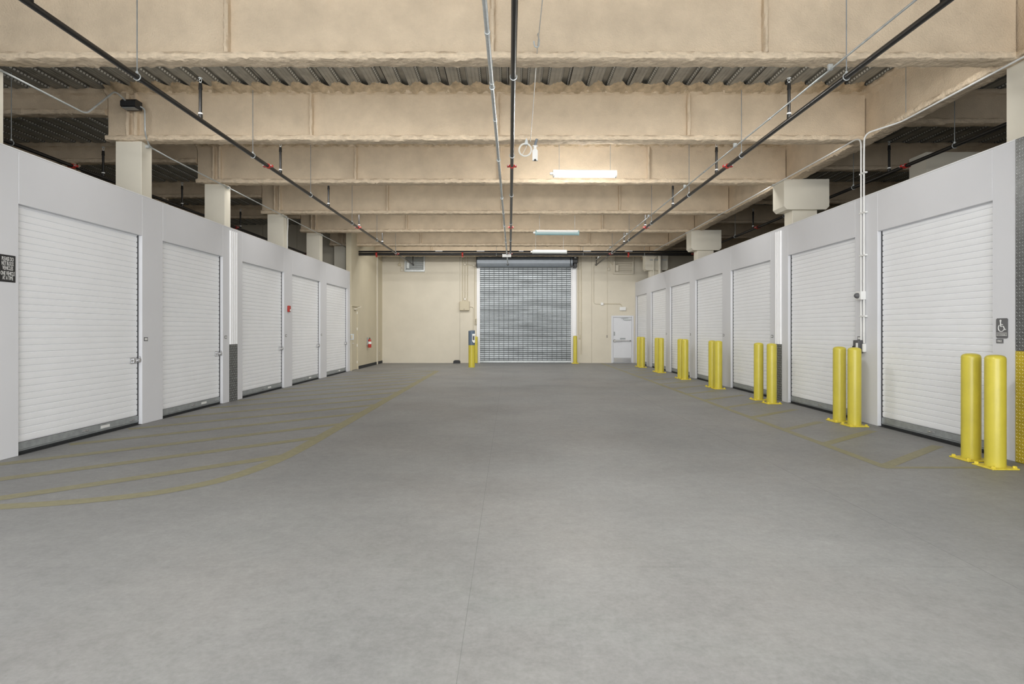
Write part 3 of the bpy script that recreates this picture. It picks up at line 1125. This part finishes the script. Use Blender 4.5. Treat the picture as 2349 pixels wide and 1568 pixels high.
def hanger(x, y, z, parent, top, r):
    MB().cyl((x, y, z + r), (x, y, top), .0065, 6).build('hanger_rod', 'galv_dull', parent)
    clamp_ring(x, y, z, r + .008, parent)
    MB().cbox(x - .014, x + .014, y - .012, y + .012, z + r, z + r + .035, .004).build('clamp_nut', 'galv', parent)


PZ = 4.50
SPY = [5.45, 8.46, 11.42, 14.46, 17.4, 20.6]
HGY = [4.05, 7.1 - .08, 10.19, 13.16, 16.63, 19.74, 22.98]
CPY = [10.84, 17.3]
YM = 23.4


def branch(x, label, y0=-5.0, y1=27.2, sprinklers=SPY, hangers=HGY, z=PZ, top=5.09, r=.032, end_drop=True):
    t = thing('sprinkler_pipe', (x, 12, z), label, 'pipe', 'black sprinkler lines along the ceiling')
    MB().cyl((x, y0, z), (x, y1, z), r, 16).build('pipe_run', 'black_pipe', t, smooth=True)
    for y in sprinklers:
        sprinkler(x, y, z, t, top)
    for y in hangers:
        hanger(x, y, z, t, 5.62, r)
    for y in CPY + [YM - .12]:
        coupling(x, y, z, r, t)
    if end_drop:
        MB().lathe([(.0, -.05), (r * 1.4, -.05), (r * 1.4, .03), (0, .03)], (x, y1, z), 14, 'y').build('end_cap', 'black_pipe', t)
        MB().cyl((x, y1 - .05, z), (x, y1 - .05, z + .42), .02, 10).build('sprinkler_riser', 'black_pipe', t, smooth=True)
    return t


branch(-4.38, 'black sprinkler pipe with risers running down the left side of the aisle ceiling')
branch(3.97, 'black sprinkler pipe with risers running down the right side of the aisle ceiling')
branch(0.05, 'black sprinkler pipe down the middle of the aisle ceiling', y1=YM, sprinklers=[], hangers=HGY, end_drop=False)
branch(-7.93, 'black sprinkler pipe in the dark above the left lockers', sprinklers=[8.46, 11.65, 14.46, 17.6, 20.4], hangers=[9.5], y1=23.4, end_drop=False)
branch(7.2, 'black sprinkler pipe above the right lockers behind the girder', sprinklers=[11.3, 14.5, 17.6], hangers=[9.64, 12.47, 15.6, 19.0], end_drop=False, y1=YM)

cm = thing('sprinkler_main', (0, YM, 4.5), 'thick black cross main pipe running across the aisle before the back wall', 'pipe')
MB().cyl((-5.95, YM, 4.50), (7.25, YM, 4.50), .057, 18).build('main_pipe', 'black_pipe', cm, smooth=True)
MB().cyl((-5.95, YM - .02, 4.60), (7.25, YM - .02, 4.60), .034, 14).build('upper_pipe', 'black_pipe', cm, smooth=True)
for x in (-5.2, -1.83, 4.67):
    coupling(x, YM, 4.50, .057, cm, 'x')
for x, w in ((-2.75, .28), (-1.12, .3), (.47, .18), (3.05, .3), (4.68, .3)):
    MB().box(x - w / 2, x + w / 2, YM - .062, YM - .056, 4.605, 4.635).build('label_tag', 'white', cm)
for x in (-4.45, -.5, 2.9, 5.3):
    MB().cyl((x, YM, 4.55), (x, YM, 5.66), .007, 6).build('hanger_rod', 'galv_dull', cm)
    clamp_ring(x, YM, 4.5, .064, cm, 'x')

# silver conduit down the middle
t = thing('conduit', (-.15, 15, 4.4), 'thick silver conduit beside the middle sprinkler pipe, ending over the rolling door hood', 'conduit')
ca, cb = Vector((-.245, 2.0, 4.46)), Vector((-.06, 26.7, 4.46))
MB().cyl(ca, cb, .024, 14).build('tube_run', 'galv', t, smooth=True)


def on(a, b, y):
    k = (y - a.y) / (b.y - a.y)
    return a + (b - a) * k


for y in (5.9, 7.1, 8.35, 10.3, 13.2, 15.0, 17.0, 19.0, 21.0, 22.4):
    p = on(ca, cb, y)
    MB().cyl(p - Vector((0, .025, 0)), p + Vector((0, .025, 0)), .029, 14).build('tube_coupling', 'galv', t, smooth=True)
for y in (7.22, 10.3, 13.27, 16.74, 19.85, 23.0):
    p = on(ca, cb, y)
    clamp_ring(p.x, y, p.z, .03, t)
    MB().cyl((p.x, y, p.z + .03), (p.x, y, ZB + .01), .006, 6).build('hanger_rod', 'galv_dull', t)
MB().lathe([(0, -.05), (.04, -.05), (.05, 0), (.035, .05), (0, .05)], tuple(cb), 12, 'y').build('end_cap', 'black', t)
tag(MB().cbox(-.27, .08, YM - .24, YM - .09, 4.365, 4.48, .01).build('junction_box', 'white'),
    'white junction box on the silver conduit in front of the black cross main', 'junction box')

# thin conduit along the right pipe, clamped under every beam
ca, cb = Vector((3.93, 2.0, 4.71)), Vector((3.93, 27.0, 4.71))
t = thing('conduit', (3.93, 14, 4.7), 'thin silver conduit beside the right sprinkler pipe under the beams', 'conduit')
MB().cyl(ca, cb, .0125, 10).build('tube_run', 'galv', t, smooth=True)
for y in BEAMS[1:]:
    MB().cbox(3.90, 3.96, y - .02, y + .02, 4.70, 4.775, .006).build('beam_clamp', 'galv', t)
for y in (9.0, 12.0, 15.1, 18.2):
    MB().cyl((3.93, y - .03, 4.71), (3.93, y + .03, 4.71), .018, 10).build('tube_coupling', 'galv', t, smooth=True)

# conduit along the left column row, with the jog up to the emergency light box
t = thing('conduit', (-6.3, 12, 4.7), 'silver conduit along the left column tops, bending up to the black box', 'conduit')
XC = -6.31
MB().tube(fillet([(XC, 2.5, 4.735), (XC, 8.9, 4.745), (-6.42, 9.72, 5.42), (-6.42, 9.98, 5.36)], .12), .0135, 8).build('tube_run', 'galv', t, smooth=True)
MB().tube(fillet([(-6.30, 10.10, 5.33), (-6.19, 10.13, 5.28), (-6.19, 10.14, 4.86), (XC + .01, 10.45, 4.73), (XC, 11.0, 4.72), (XC, 23.3, 4.72)], .10), .0135, 8).build('tube_run', 'galv', t, smooth=True)
for (a, b) in LC[1:]:
    MB().cbox(XC - .04, XC + .02, a + .10, a + .14, 4.70, 4.75, .004).build('tube_strap', 'galv', t)
MB().tube(fillet([(XC, 17.0, 4.72), (XC - .02, 17.06, 4.5), (-6.334, 17.03, 4.3), (-6.334, 17.03, 3.4)], .1), .0135, 8).build('tube_drop', 'white', t, smooth=True)
t = thing('emergency_light', (-6.37, 10.1, 5.24), 'black box light on the second beam above the left column', 'light')
mb = MB()
mb.prism([(9.96, 5.27), (10.02, 5.25), (10.16, 5.25), (10.16, 5.39), (10.0, 5.39), (9.96, 5.35)], -6.50, -6.25, 'x')
mb.build('housing', 'black', t)
MB().box(-6.48, -6.27, 9.975, 10.10, 5.243, 5.252).build('lens_plate', 'galv_dull', t)

# conduit along the right girder, then two drops down the locker front
XG = 6.02
t = thing('conduit', (XG, 12, 4.75), 'silver conduit under the right girder that bends down to the badge reader', 'conduit')
MB().tube(fillet([(6.12, 2.5, 4.77), (6.12, 9.3, 4.77), (5.825, 9.78, 4.74), (5.825, 9.79, 4.4), (5.825, 9.79, 1.31)], .12), .0135, 8).build('tube_run', 'white', t, smooth=True)
for z in (4.1, 3.45, 2.75, 1.75):
    MB().cbox(5.805, 5.85, 9.73, 9.90, z - .012, z + .012, .004).build('tube_strap', 'white', t)
MB().cyl((6.12, 9.2, 4.77), (6.12, 9.2, 5.66), .005, 6).build('hanger_rod', 'galv_dull', t)
t = thing('conduit', (XG, 16, 4.75), 'silver conduit along the far part of the right girder, dropping beside the first drop', 'conduit')
MB().tube(fillet([(5.825, 9.87, 1.35), (5.825, 9.87, 4.66), (5.88, 10.1, 4.755), (5.915, 11.0, 4.765), (5.915, 26.5, 4.765)], .10), .0135, 8).build('tube_run', 'white', t, smooth=True)
for y in BEAMS[3:]:
    MB().cbox(5.89, 5.94, y - .02, y + .02, 4.75, 4.80, .005).build('beam_clamp', 'galv', t)

# boxes on the conduits
t = thing('motion_sensor', (5.8, 9.84, 2.02), 'white sensor box with grey dome on the right wall conduits', 'sensor')
MB().cbox(5.76, 5.85, 9.77, 9.93, 2.02, 2.16, .008).build('housing', 'white', t)
MB().lathe([(.045, 0), (.045, -.02), (.035, -.045), (.018, -.058), (.002, -.06)], (5.76, 9.85, 2.09), 16, 'x').build('dome', 'dark_gray', t, smooth=True)
t = thing('badge_reader', (5.8, 9.86, 1.2), 'dark grey badge reader with a white keypad on the right wall above the bollards', 'reader')
MB().cbox(5.76, 5.85, 9.84, 10.00, 1.14, 1.355, .012).build('housing', 'dark_gray', t)
MB().cbox(5.748, 5.762, 9.85, 9.895, 1.19, 1.31, .004).build('keypad', 'white', t)
MB().cbox(5.80, 5.85, 9.76, 9.81, 1.16, 1.30, .01).build('side_box', 'white', t)
MB().lathe([(.018, 0), (.018, -.02), (.002, -.022)], (5.76, 9.96, 1.24), 12, 'x').build('lock_button', 'black', t)


# unit number plates
def plate(x, y, z, side, label, w=.10, h=.062):
    s_ = 1 if side == 'left' else -1
    t = thing('number_plate', (x, y, z), label, 'number plate', 'unit number plates')
    MB().cbox(x, x + s_ * .006, y - w / 2, y + w / 2, z - h / 2, z + h / 2, .002).build('plate', 'sign_gray', t)
    MB().box(x + s_ * .006, x + s_ * .0068, y - w * .33, y + w * .33, z - h * .28, z + h * .28).build('number_insert', 'white', t)
    return t


NB = ['first', 'second', 'third', 'fourth', 'fifth', 'sixth']
for i, y in enumerate([9.745, 12.49, 15.87, 18.86]):
    plate(XL, y, 1.375, 'left', 'small grey number plate beside the %s left roll-up door' % NB[i])
for i, y in enumerate([9.96, 13.26, 16.27, 19.24, 22.2]):
    plate(XR, y, 1.385, 'right', 'small grey number plate beside the %s right roll-up door' % NB[i + 1])

# notice sign on the left
t = thing('notice_sign', (XL, 7.045, 2.25), 'black sign with white lettering about blocking vehicles at the left edge', 'sign')
MB().cbox(XL + .001, XL + .008, 6.942, 7.167, 2.09, 2.41, .002).build('sign_plate', 'black', t)
for txt, z, w in (('PLEASE DO', 2.360, .166), ('NOT BLOCK', 2.306, .171), ('VEHICLES', 2.252, .150), ('ONE VEHICLE', 2.190, .198), ('AT A TIME', 2.136, .150)):
    lettering(txt, (XL + .0085, 7.0555, z), 'left', t, .066, .5, w)
    
# accessible sign on the right
t = thing('accessible_sign', (XR, 7.07, 1.40), 'grey accessible sign with white wheelchair symbol beside the nearest right door', 'sign')
SX = XR - .001
sp = MB()
yy, z0, z1, w, c = 7.072, 1.425, 1.662, .082, .014
sp.prism([(yy - w + c, z0), (yy + w - c, z0), (yy + w, z0 + c), (yy + w, z1 - c), (yy + w - c, z1), (yy - w + c, z1), (yy - w, z1 - c), (yy - w, z0 + c)], SX, SX - .008, 'x')
sp.build('sign_plate', 'sign_gray', t)


def sym(u, v_):
    """u to the right (towards the camera), v up"""
    return (SX - .0095, yy - u, 1.56 + v_)


wc = MB()
wc.lathe([(.0, -.0015), (.0125, -.0015), (.0125, .0015), (0, .0015)], sym(-.016, .072), 16, 'x')
wc.tube([sym(-.017, .06), sym(-.013, .022), sym(-.012, .004), sym(.028, .004), sym(.044, -.036), sym(.060, -.029)], .0055, 6)
wc.tube([sym(-.013, .026), sym(.018, .026)], .005, 6)
arc = []
for i in range(17):
    a = math.radians(125 + (335 - 125) * i / 16)
    arc.append(sym(-.006 + .042 * math.cos(a), -.014 + .042 * math.sin(a)))
wc.tube(arc, .005, 6)
wc.build('wheelchair_symbol', 'print', t)
MB().box(SX - .008, SX - .0095, yy - .074, yy + .074, 1.483, 1.489).build('rule', 'print', t)
lettering('ACCESSIBLE', (SX - .009, yy, 1.462), 'right', t, .027, .8, .15)
t = thing('number_plate', (XR, 7.1, 1.38), 'grey plate numbered 1062 under the accessible sign', 'number plate')
MB().cbox(XR, XR - .007, 7.055, 7.157, 1.365, 1.417, .002).build('plate', 'sign_gray', t)
lettering('1062', (XR - .008, 7.106, 1.391), 'right', t, .036, .9, .066)

# alarm strobe on the left wall
t = thing('alarm_strobe', (XL, 16.03, 2.0), 'red fire alarm strobe on the white left wall', 'alarm')
MB().cbox(XL, XL + .05, 15.955, 16.105, 2.01, 2.18, .016).build('housing', 'red', t)
MB().lathe([(.03, .05), (.03, .06), (.015, .07), (.002, .071)], (XL, 16.05, 2.055), 14, 'x').build('strobe_lens', 'white', t, smooth=True)

# fire extinguisher on the tan wall
ex, ey = -5.79, 24.76
t = thing('fire_extinguisher', (ex, ey, .8), 'red fire extinguisher hung on the tan wall at the far left', 'fire extinguisher')
MB().lathe([(.02, .80), (.062, .80), (.068, .815), (.068, 1.08), (.058, 1.12), (.03, 1.15), (.02, 1.16)], (ex, ey, 0), 20).build('cylinder', 'red', t, smooth=True)
MB().lathe([(.0695, .95), (.0695, 1.05)], (ex, ey, 0), 20).build('label_band', 'white', t, smooth=True)
v_ = MB()
v_.cyl((ex, ey, 1.15), (ex, ey, 1.20), .022, 10)
v_.tube([(ex, ey, 1.20), (ex + .02, ey - .06, 1.21), (ex + .02, ey - .11, 1.23)], .008, 6)
v_.tube([(ex, ey, 1.185), (ex + .02, ey - .06, 1.18), (ex + .02, ey - .10, 1.175)], .007, 6)
v_.build('valve_handle', 'black', t)
MB().tube(fillet([(ex, ey + .02, 1.17), (ex + .03, ey + .09, 1.12), (ex + .04, ey + .085, .95), (ex + .03, ey + .08, .88)], .04), .01, 6).build('hose', 'black', t, smooth=True)
MB().cbox(-5.9, -5.85, ey - .03, ey + .03, .9, 1.22, .004).build('wall_bracket', 'galv_dull', t)

# card reader and outlets on the tan wall and back wall
t = thing('card_reader', (-5.88, 22.4, 1.2), 'small grey card reader box beside the tan door', 'reader')
MB().cbox(-5.94, -5.80, 22.27, 22.31, 1.16, 1.38, .01).build('housing', 'galv', t)
MB().cbox(-5.92, -5.84, 22.262, 22.272, 1.20, 1.34, .004).build('reader_face', 'beige_tan', t)


def outlet(x, z, label, facing='back', y=None):
    if facing == 'back':
        t = thing('wall_outlet', (x, YB, z), label, 'outlet')
        MB().cbox(x - .045, x + .045, YB - .008, YB, z - .07, z + .07, .003).build('cover_plate', 'beige', t)
        for dz in (-.03, .03):
            MB().cbox(x - .02, x + .02, YB - .012, YB - .007, z + dz - .02, z + dz + .02, .003).build('socket', 'dark_gray', t)
    else:
        t = thing('wall_outlet', (-5.9, y, z), label, 'outlet')
        MB().cbox(-5.9, -5.892, y - .06, y + .06, z - .1, z + .1, .003).build('cover_plate', 'beige', t)
        for dz in (-.04, .04):
            MB().cbox(-5.893, -5.887, y - .028, y + .028, z + dz - .025, z + dz + .025, .003).build('socket', 'dark_gray', t)


outlet(4.545, 1.23, 'small outlet low on the thin conduit left of the exit door')
outlet(0, .48, 'dark double outlet low on the tan wall near the corner', 'side', 27.1)
t = thing('key_switch', (3.26, YB, 1.14), 'small brown key switch right of the rolling door', 'switch')
MB().cbox(3.23, 3.30, YB - .05, YB, 1.12, 1.30, .006).build('housing', 'beige_tan', t)
MB().cyl((3.265, YB - .06, 1.21), (3.265, YB - .05, 1.21), .015, 10).build('key_barrel', 'galv', t)

# electrical panel, horn and conduits left of the rolling door
t = thing('electrical_panel', (-2.07, YB, 2.43), 'tan electrical panel box on the back wall left of the rolling door', 'panel')
MB().cbox(-2.29, -1.84, YB - .16, YB, 2.43, 2.86, .01).build('cabinet', 'beige_tan', t)
pd = MB().cbox(-2.28, -1.85, YB - .175, YB - .16, 2.44, 2.85, .008).build('cabinet_door', 'beige_tan', t)
MB().cyl((-2.08, YB - .18, 2.49), (-2.08, YB - .174, 2.49), .016, 10).build('lock_barrel', 'black', pd)
t = thing('alarm_horn', (-2.05, YB, 2.9), 'round white alarm horn above the tan electrical panel', 'alarm')
MB().lathe([(.07, 0), (.075, -.02), (.06, -.045), (.002, -.05)], (-2.05, YB, 2.96), 20, 'y').build('horn_body', 'beige', t, smooth=True)
MB().lathe([(.03, -.045), (.028, -.062), (.002, -.064)], (-2.05, YB, 2.96), 14, 'y').build('horn_cone', 'white', t, smooth=True)
for x, z0, lab in ((-2.16, 2.86, 'left of three beige conduits rising above the electrical panel'),
                   (-2.05, 3.03, 'middle of three beige conduits, rising above the round horn'),
                   (-1.93, 2.86, 'right of three beige conduits rising above the electrical panel')):
    t = thing('conduit', (x, YB, z0), lab, 'conduit', 'beige conduits on the back wall')
    MB().cyl((x, YB - .03, z0), (x, YB - .03, 5.5), .014, 8).build('tube_run', 'beige_tan', t, smooth=True)
    for z in (3.3, 4.1, 4.8):
        MB().cbox(x - .03, x + .03, YB - .05, YB, z - .015, z + .015, .004).build('tube_strap', 'beige', t)
t = thing('conduit', (-1.62, YB, 2.1), 'thin beige conduit between two small boxes left of the rolling door hood', 'conduit', 'beige conduits on the back wall')
MB().tube(fillet([(-2.05, YB - .03, 4.56), (-1.60, YB - .03, 4.52), (-1.60, YB - .03, 2.07)], .05), .01, 8).build('tube_run', 'beige_tan', t, smooth=True)
MB().cbox(-2.10, -2.0, YB - .07, YB, 4.52, 4.62, .006).build('junction_box', 'beige', t)
MB().cbox(-1.69, -1.58, YB - .07, YB, 4.46, 4.56, .006).build('junction_box', 'beige', t)
t = thing('conduit', (-1.7, YB, 1.2), 'thin beige conduit curving from the electrical panel down to the floor', 'conduit', 'beige conduits on the back wall')
MB().tube(fillet([(-1.84, YB - .03, 2.61), (-1.66, YB - .03, 2.60), (-1.66, YB - .03, .0)], .12), .012, 8).build('tube_run', 'beige', t, smooth=True)
t = thing('door_control', (-1.53, YB, 1.8), 'small beige push button control at the left jamb of the rolling door', 'control')
MB().cbox(-1.60, -1.50, YB - .07, YB - .001, 1.78, 2.06, .01).build('housing', 'beige_tan', t)
for z in (1.99, 1.92, 1.85):
    MB().lathe([(.018, 0), (.018, -.012), (.002, -.014)], (-1.55, YB - .07, z), 10, 'y').build('push_button', 'dark_gray', t)

# conduits and emergency light right of the rolling door
for x, z0, lab in ((3.22, 1.30, 'beige conduit close to the right jamb of the rolling door'), (3.34, .4, 'thin beige conduit a little right of the rolling door jamb')):
    t = thing('conduit', (x, YB, z0), lab, 'conduit', 'beige conduits on the back wall')
    MB().cyl((x, YB - .03, z0), (x, YB - .03, 5.5), .013, 8).build('tube_run', 'beige_tan', t, smooth=True)
    for z in (1.9, 3.3, 4.5):
        MB().cbox(x - .03, x + .03, YB - .05, YB, z - .015, z + .015, .004).build('tube_strap', 'beige', t)
t = thing('conduit', (4.3, YB, 2.7), 'beige conduit bending across the back wall to the lamp over the exit door', 'conduit', 'beige conduits on the back wall')
MB().tube(fillet([(4.30, YB - .03, 4.96), (3.91, YB - .03, 4.56), (3.91, YB - .03, 2.74), (4.26, YB - .03, 2.735)], .15), .013, 8).build('tube_run', 'beige', t, smooth=True)
MB().tube(fillet([(4.36, YB - .03, 2.745), (5.18, YB - .03, 2.74), (5.24, YB - .03, 2.60)], .10), .013, 8).build('tube_run', 'beige_tan', t, smooth=True)
MB().cbox(4.25, 4.37, YB - .07, YB, 2.68, 2.80, .008).build('junction_box', 'white', t)
t = thing('emergency_light', (5.26, YB, 2.43), 'white emergency lamp box above the grey exit door', 'light')
MB().cbox(5.12, 5.41, YB - .09, YB, 2.43, 2.60, .015).build('housing', 'white', t)
for x in (5.19, 5.265, 5.34):
    MB().cbox(x - .028, x + .028, YB - .098, YB - .088, 2.46, 2.57, .006).build('lamp_window', 'white', t)
t = thing('conduit', (4.545, YB, 1.3), 'thin vertical beige conduit down to the outlet left of the exit door', 'conduit', 'beige conduits on the back wall')
MB().cyl((4.545, YB - .02, 1.30), (4.545, YB - .02, 4.9), .009, 8).build('tube_run', 'beige', t, smooth=True)
MB().cbox(4.56, 4.66, YB - .08, YB, 4.28, 4.42, .008).build('junction_box', 'beige', t)
MB().tube(fillet([(4.62, YB - .04, 4.42), (4.62, YB - .04, 4.75), (4.85, YB - .05, 4.5)], .05), .009, 8).build('tube_run', 'beige_tan', t, smooth=True)
t = thing('conduit', (-5.1, YB, 4.2), 'beige conduit stub with small boxes left of the silver louver', 'conduit', 'beige conduits on the back wall')
MB().cyl((-5.08, YB - .03, 4.62), (-5.08, YB - .03, 5.4), .012, 8).build('tube_run', 'beige_tan', t, smooth=True)
MB().cbox(-5.14, -5.02, YB - .07, YB, 4.50, 4.63, .008).build('junction_box', 'beige_tan', t)
MB().tube([(-5.05, YB - .04, 4.50), (-4.99, YB - .04, 4.42), (-4.98, YB - .04, 4.36)], .009, 6).build('tube_run', 'beige', t, smooth=True)
MB().cbox(-5.03, -4.93, YB - .06, YB, 4.25, 4.37, .008).build('junction_box', 'beige', t)
t = thing('drain_pipe', (6.9, 25.9, 3.0), 'cream painted pipe pair strapped to the farthest capital column', 'pipe')
MB().cyl((6.55, 25.90, 0), (6.55, 25.90, 5.6), .07, 14).build('thick_pipe', 'column', t, smooth=True)
MB().tube(fillet([(6.28, 25.93, 0), (6.28, 25.93, 4.6), (6.45, 25.93, 4.75)], .06), .025, 8).build('thin_pipe', 'column', t, smooth=True)
MB().cbox(6.12, 6.85, 25.93, 25.97, 4.56, 4.60, .004).build('strut_strap', 'galv', t)


# ------------------------------------------------------------------ ceiling lamps
def lamp(x, y, z, lens, label, yaw=0.0, rod_top=5.66):
    t = thing('ceiling_lamp', (x, y, z), label, 'lamp', 'long ceiling lamps', None, yaw)
    MB().prism([(-.065, .03), (.065, .03), (.055, .075), (.03, .09), (-.03, .09), (-.055, .075)], -.60, .60, 'x').build('housing', 'white', t, world=False)
    MB().prism([(-.068, .03), (-.060, -.015), (-.035, -.04), (.035, -.04), (.060, -.015), (.068, .03)] if lens != 'lens_bright' else
               [(-.062, .0), (-.058, -.02), (-.035, -.045), (.035, -.045), (.058, -.02), (.062, .0)], -.585, .585, 'x').build('lamp_lens', lens, t, world=False)
    if lens == 'lens_bright':
        MB().prism([(-.30, .004), (.30, .004), (.07, .03), (-.07, .03)], -.62, .62, 'x').build('cutoff_hood', 'white', t, world=False)  # hood added to keep the lamp's light off the nearest beam
    for sx in (-1, 1):
        e = MB()
        e.prism([(-.072, .03), (-.064, -.018), (-.037, -.045), (.037, -.045), (.064, -.018), (.072, .03), (.058, .08), (-.058, .08)], sx * .585, sx * .62, 'x')
        e.build('end_cap', lens if lens not in ('lens_on', 'lens_bright') else 'white', t, world=False)
        MB().cyl((sx * .5, 0, .09), (sx * .5, 0, rod_top - z), .004, 6).build('hanger_wire', 'galv_dull', t, world=False)
    MB().lathe([(.0, -.06), (.02, -.06), (.03, -.045), (.03, 0), (0, 0)], (-.62, 0, .02), 12, 'x').build('sensor_knob', 'white', t, world=False, smooth=True)
    return t


lamp(1.47, 11.6, 4.54, 'lens_on', 'brightly lit long white lamp hanging in front of the third beam', .03)
lamp(1.36, 16.9, 4.255, 'lens_dim', 'faint cyan long lamp hanging under the fourth beam', .03)
lamp(1.45, 21.4, 4.31, 'lens_off', 'unlit long white lamp hanging before the black cross main', .03)
lamp(1.39, 4.35, 4.36, 'lens_bright', 'lit long white lamp overhead just above the top of the picture', .03)
lamp(-3.2, 2.2, 4.36, 'lens_bright', 'added unseen fill lamp overhead to the left of the viewpoint', .03)  # fill lamp added out of view to brighten the left floor
lamp(1.39, -1.1, 4.36, 'lens_bright', 'lit long white lamp overhead behind the viewpoint', .03)

# ------------------------------------------------------------------ hook, cable, coil and the hanging white device
t = thing('cable_hook', (.333, 7.0, 4.83), 'steel j-hook holding a white cable at the nearest beam', 'hook')
MB().tube([(.345, 7.12, 5.06), (.345, 7.06, 5.0), (.350, 7.0, 4.93), (.350, 7.0, 4.87), (.340, 7.0, 4.845), (.322, 7.0, 4.838), (.302, 7.0, 4.85), (.292, 7.0, 4.88), (.290, 7.0, 4.91)], .009, 8).build('hook_strap', 'galv', t, smooth=True)
MB().tube([(.345, 7.12, 5.06), (.345, 7.27, 5.12)], .006, 6).build('beam_clip', 'galv', t)
pts = []
for i in range(13):
    k = i / 12
    pts.append((.333, 4.3 + 2.7 * k, 4.85 - .03 * math.sin(PI * k) + .0 * k))
for i in range(1, 15):
    k = i / 14
    pts.append((.333 + .032 * k, 7.0 + 3.25 * k, 4.85 - .09 * k - .03 * math.sin(PI * k)))
tag(MB().tube(pts, .0055, 6).build('hanging_cable', 'cable', smooth=True), 'thin white cable strung from the steel hook back to the coil', 'cable')
cx, cy, cz = .275, 10.22, 4.61
t = thing('cable_coil', (cx, cy, cz), 'white cable coil hanging from a steel clip under the second beam', 'cable')
cp = []
for i in range(150):
    a = 2 * PI * i / 30
    r = .105 + .008 * math.sin(i * .37)
    cp.append((cx + r * math.cos(a + 1.2), cy + .012 * math.sin(i * .21), cz + r * math.sin(a + 1.2) * 1.03))
MB().tube(cp, .007, 6).build('coil_loops', 'cable', t, smooth=True)
MB().tube([(cx - .05, cy, cz - .085), (cx - .01, cy - .01, cz - .01), (cx + .03, cy, cz + .07)], .006, 6).build('loose_end', 'cable', t)
MB().prism([(cx - .015, cz + .085), (cx + .045, cz + .085), (cx + .045, cz + .14), (cx + .02, cz + .20), (cx - .005, cz + .14)], cy - .02, cy + .02, 'y').build('steel_clip', 'galv', t)
dx, dy, dz = .445, 10.25, 4.43
t = thing('pull_device', (dx, dy, dz), 'white hanging device on a threaded stud beside the cable coil', 'device')
d = MB()
d.prism([(dx - .045, dz), (dx - .022, dz), (dx - .015, dz + .022), (dx, dz + .03), (dx + .015, dz + .022), (dx + .022, dz), (dx + .045, dz), (dx + .045, dz + .17), (dx + .025, dz + .20), (dx - .025, dz + .20), (dx - .045, dz + .17)], dy - .022, dy + .022, 'y')
d.cbox(dx - .025, dx + .025, dy - .025, dy + .025, dz + .20, dz + .25, .006)
d.cbox(dx - .045, dx + .045, dy - .025, dy + .025, dz + .245, dz + .262, .006)
d.build('device_body', 'white', t)
MB().cbox(dx - .022, dx + .022, dy - .006, dy + .006, dz - .004, dz + .028, .002).build('sensor_eye', 'black', t)
st = MB()
for k in range(8):
    st.cyl((dx + .004 * k, dy, dz + .262 + k * .014), (dx + .004 * k, dy, dz + .271 + k * .014), .026 if k % 2 else .02, 10)
st.cyl((dx, dy, dz + .262), (dx + .03, dy, dz + .375), .018, 10)
st.build('threaded_stud', 'steel_gray', t)

# ------------------------------------------------------------------ painted floor markings
def strip(mb, pts, w, z=.0012, th=.0008):
    pts = [Vector((p[0], p[1], 0)) for p in pts]
    v = []
    for i, p in enumerate(pts):
        a, b = pts[max(0, i - 1)], pts[min(len(pts) - 1, i + 1)]
        d = (b - a).normalized()
        nrm = Vector((-d.y, d.x, 0)) * (w / 2)
        v += [(p.x + nrm.x, p.y + nrm.y, z), (p.x - nrm.x, p.y - nrm.y, z)]
    mb.add(v, [(2 * i, 2 * i + 1, 2 * i + 3, 2 * i + 2) for i in range(len(pts) - 1)])
    return mb


t = thing('floor_marking', (-4.2, 14, 0), 'faded yellow hatched zone painted on the floor along the left lockers', 'floor marking')
outl = [(-5.93, 4.93), (-5.2, 4.98), (-4.38, 5.13), (-3.82, 5.29), (-3.33, 5.53), (-2.98, 5.93), (-2.82, 6.32), (-2.72, 6.9), (-2.68, 7.6), (-2.68, 22.3)]
strip(MB(), fillet(outl, .4, 4), .185).build('outline_stripe', 'paint_line', t)
for k in range(13):
    ye = 7.22 + 1.235 * k
    L = 3.2
    x0, y0 = -2.72, ye
    x1 = max(-5.85, x0 - L)
    y1 = y0 - (x0 - x1) * .955
    if k == 0:
        x1, y1 = -5.0, 5.02
    strip(MB(), [(x0, y0), (x1, y1)], .19, .0014).build('hatch_stripe', 'paint_line', t)
strip(MB(), [(-2.68, 22.3), (-5.8, 22.2)], .19, .0014).build('hatch_stripe', 'paint_line', t)
t = thing('floor_marking', (4.8, 15, 0), 'faded yellow ladder shaped zone painted on the floor along the right bollards', 'floor marking')
strip(MB(), [(4.18, 6.6), (4.22, 12), (4.25, 27.5)], .12).build('outline_stripe', 'paint_line', t)
strip(MB(), [(4.14, 6.6), (5.25, 6.6)], .09, .0013).build('outline_stripe', 'paint_line', t)
ys = [6.68, 7.97, 9.12, 10.4, 11.7, 12.95, 14.2, 15.5, 16.8, 18.1, 19.4, 20.7, 22.0, 23.3, 24.6, 25.9]
for i, y in enumerate(ys):
    L = (1.42, 1.28, .95, 1.28)[i % 4]
    strip(MB(), [(4.22, y), (4.22 + L, y + L * .82)], .14, .0014).build('hatch_stripe', 'paint_line', t)
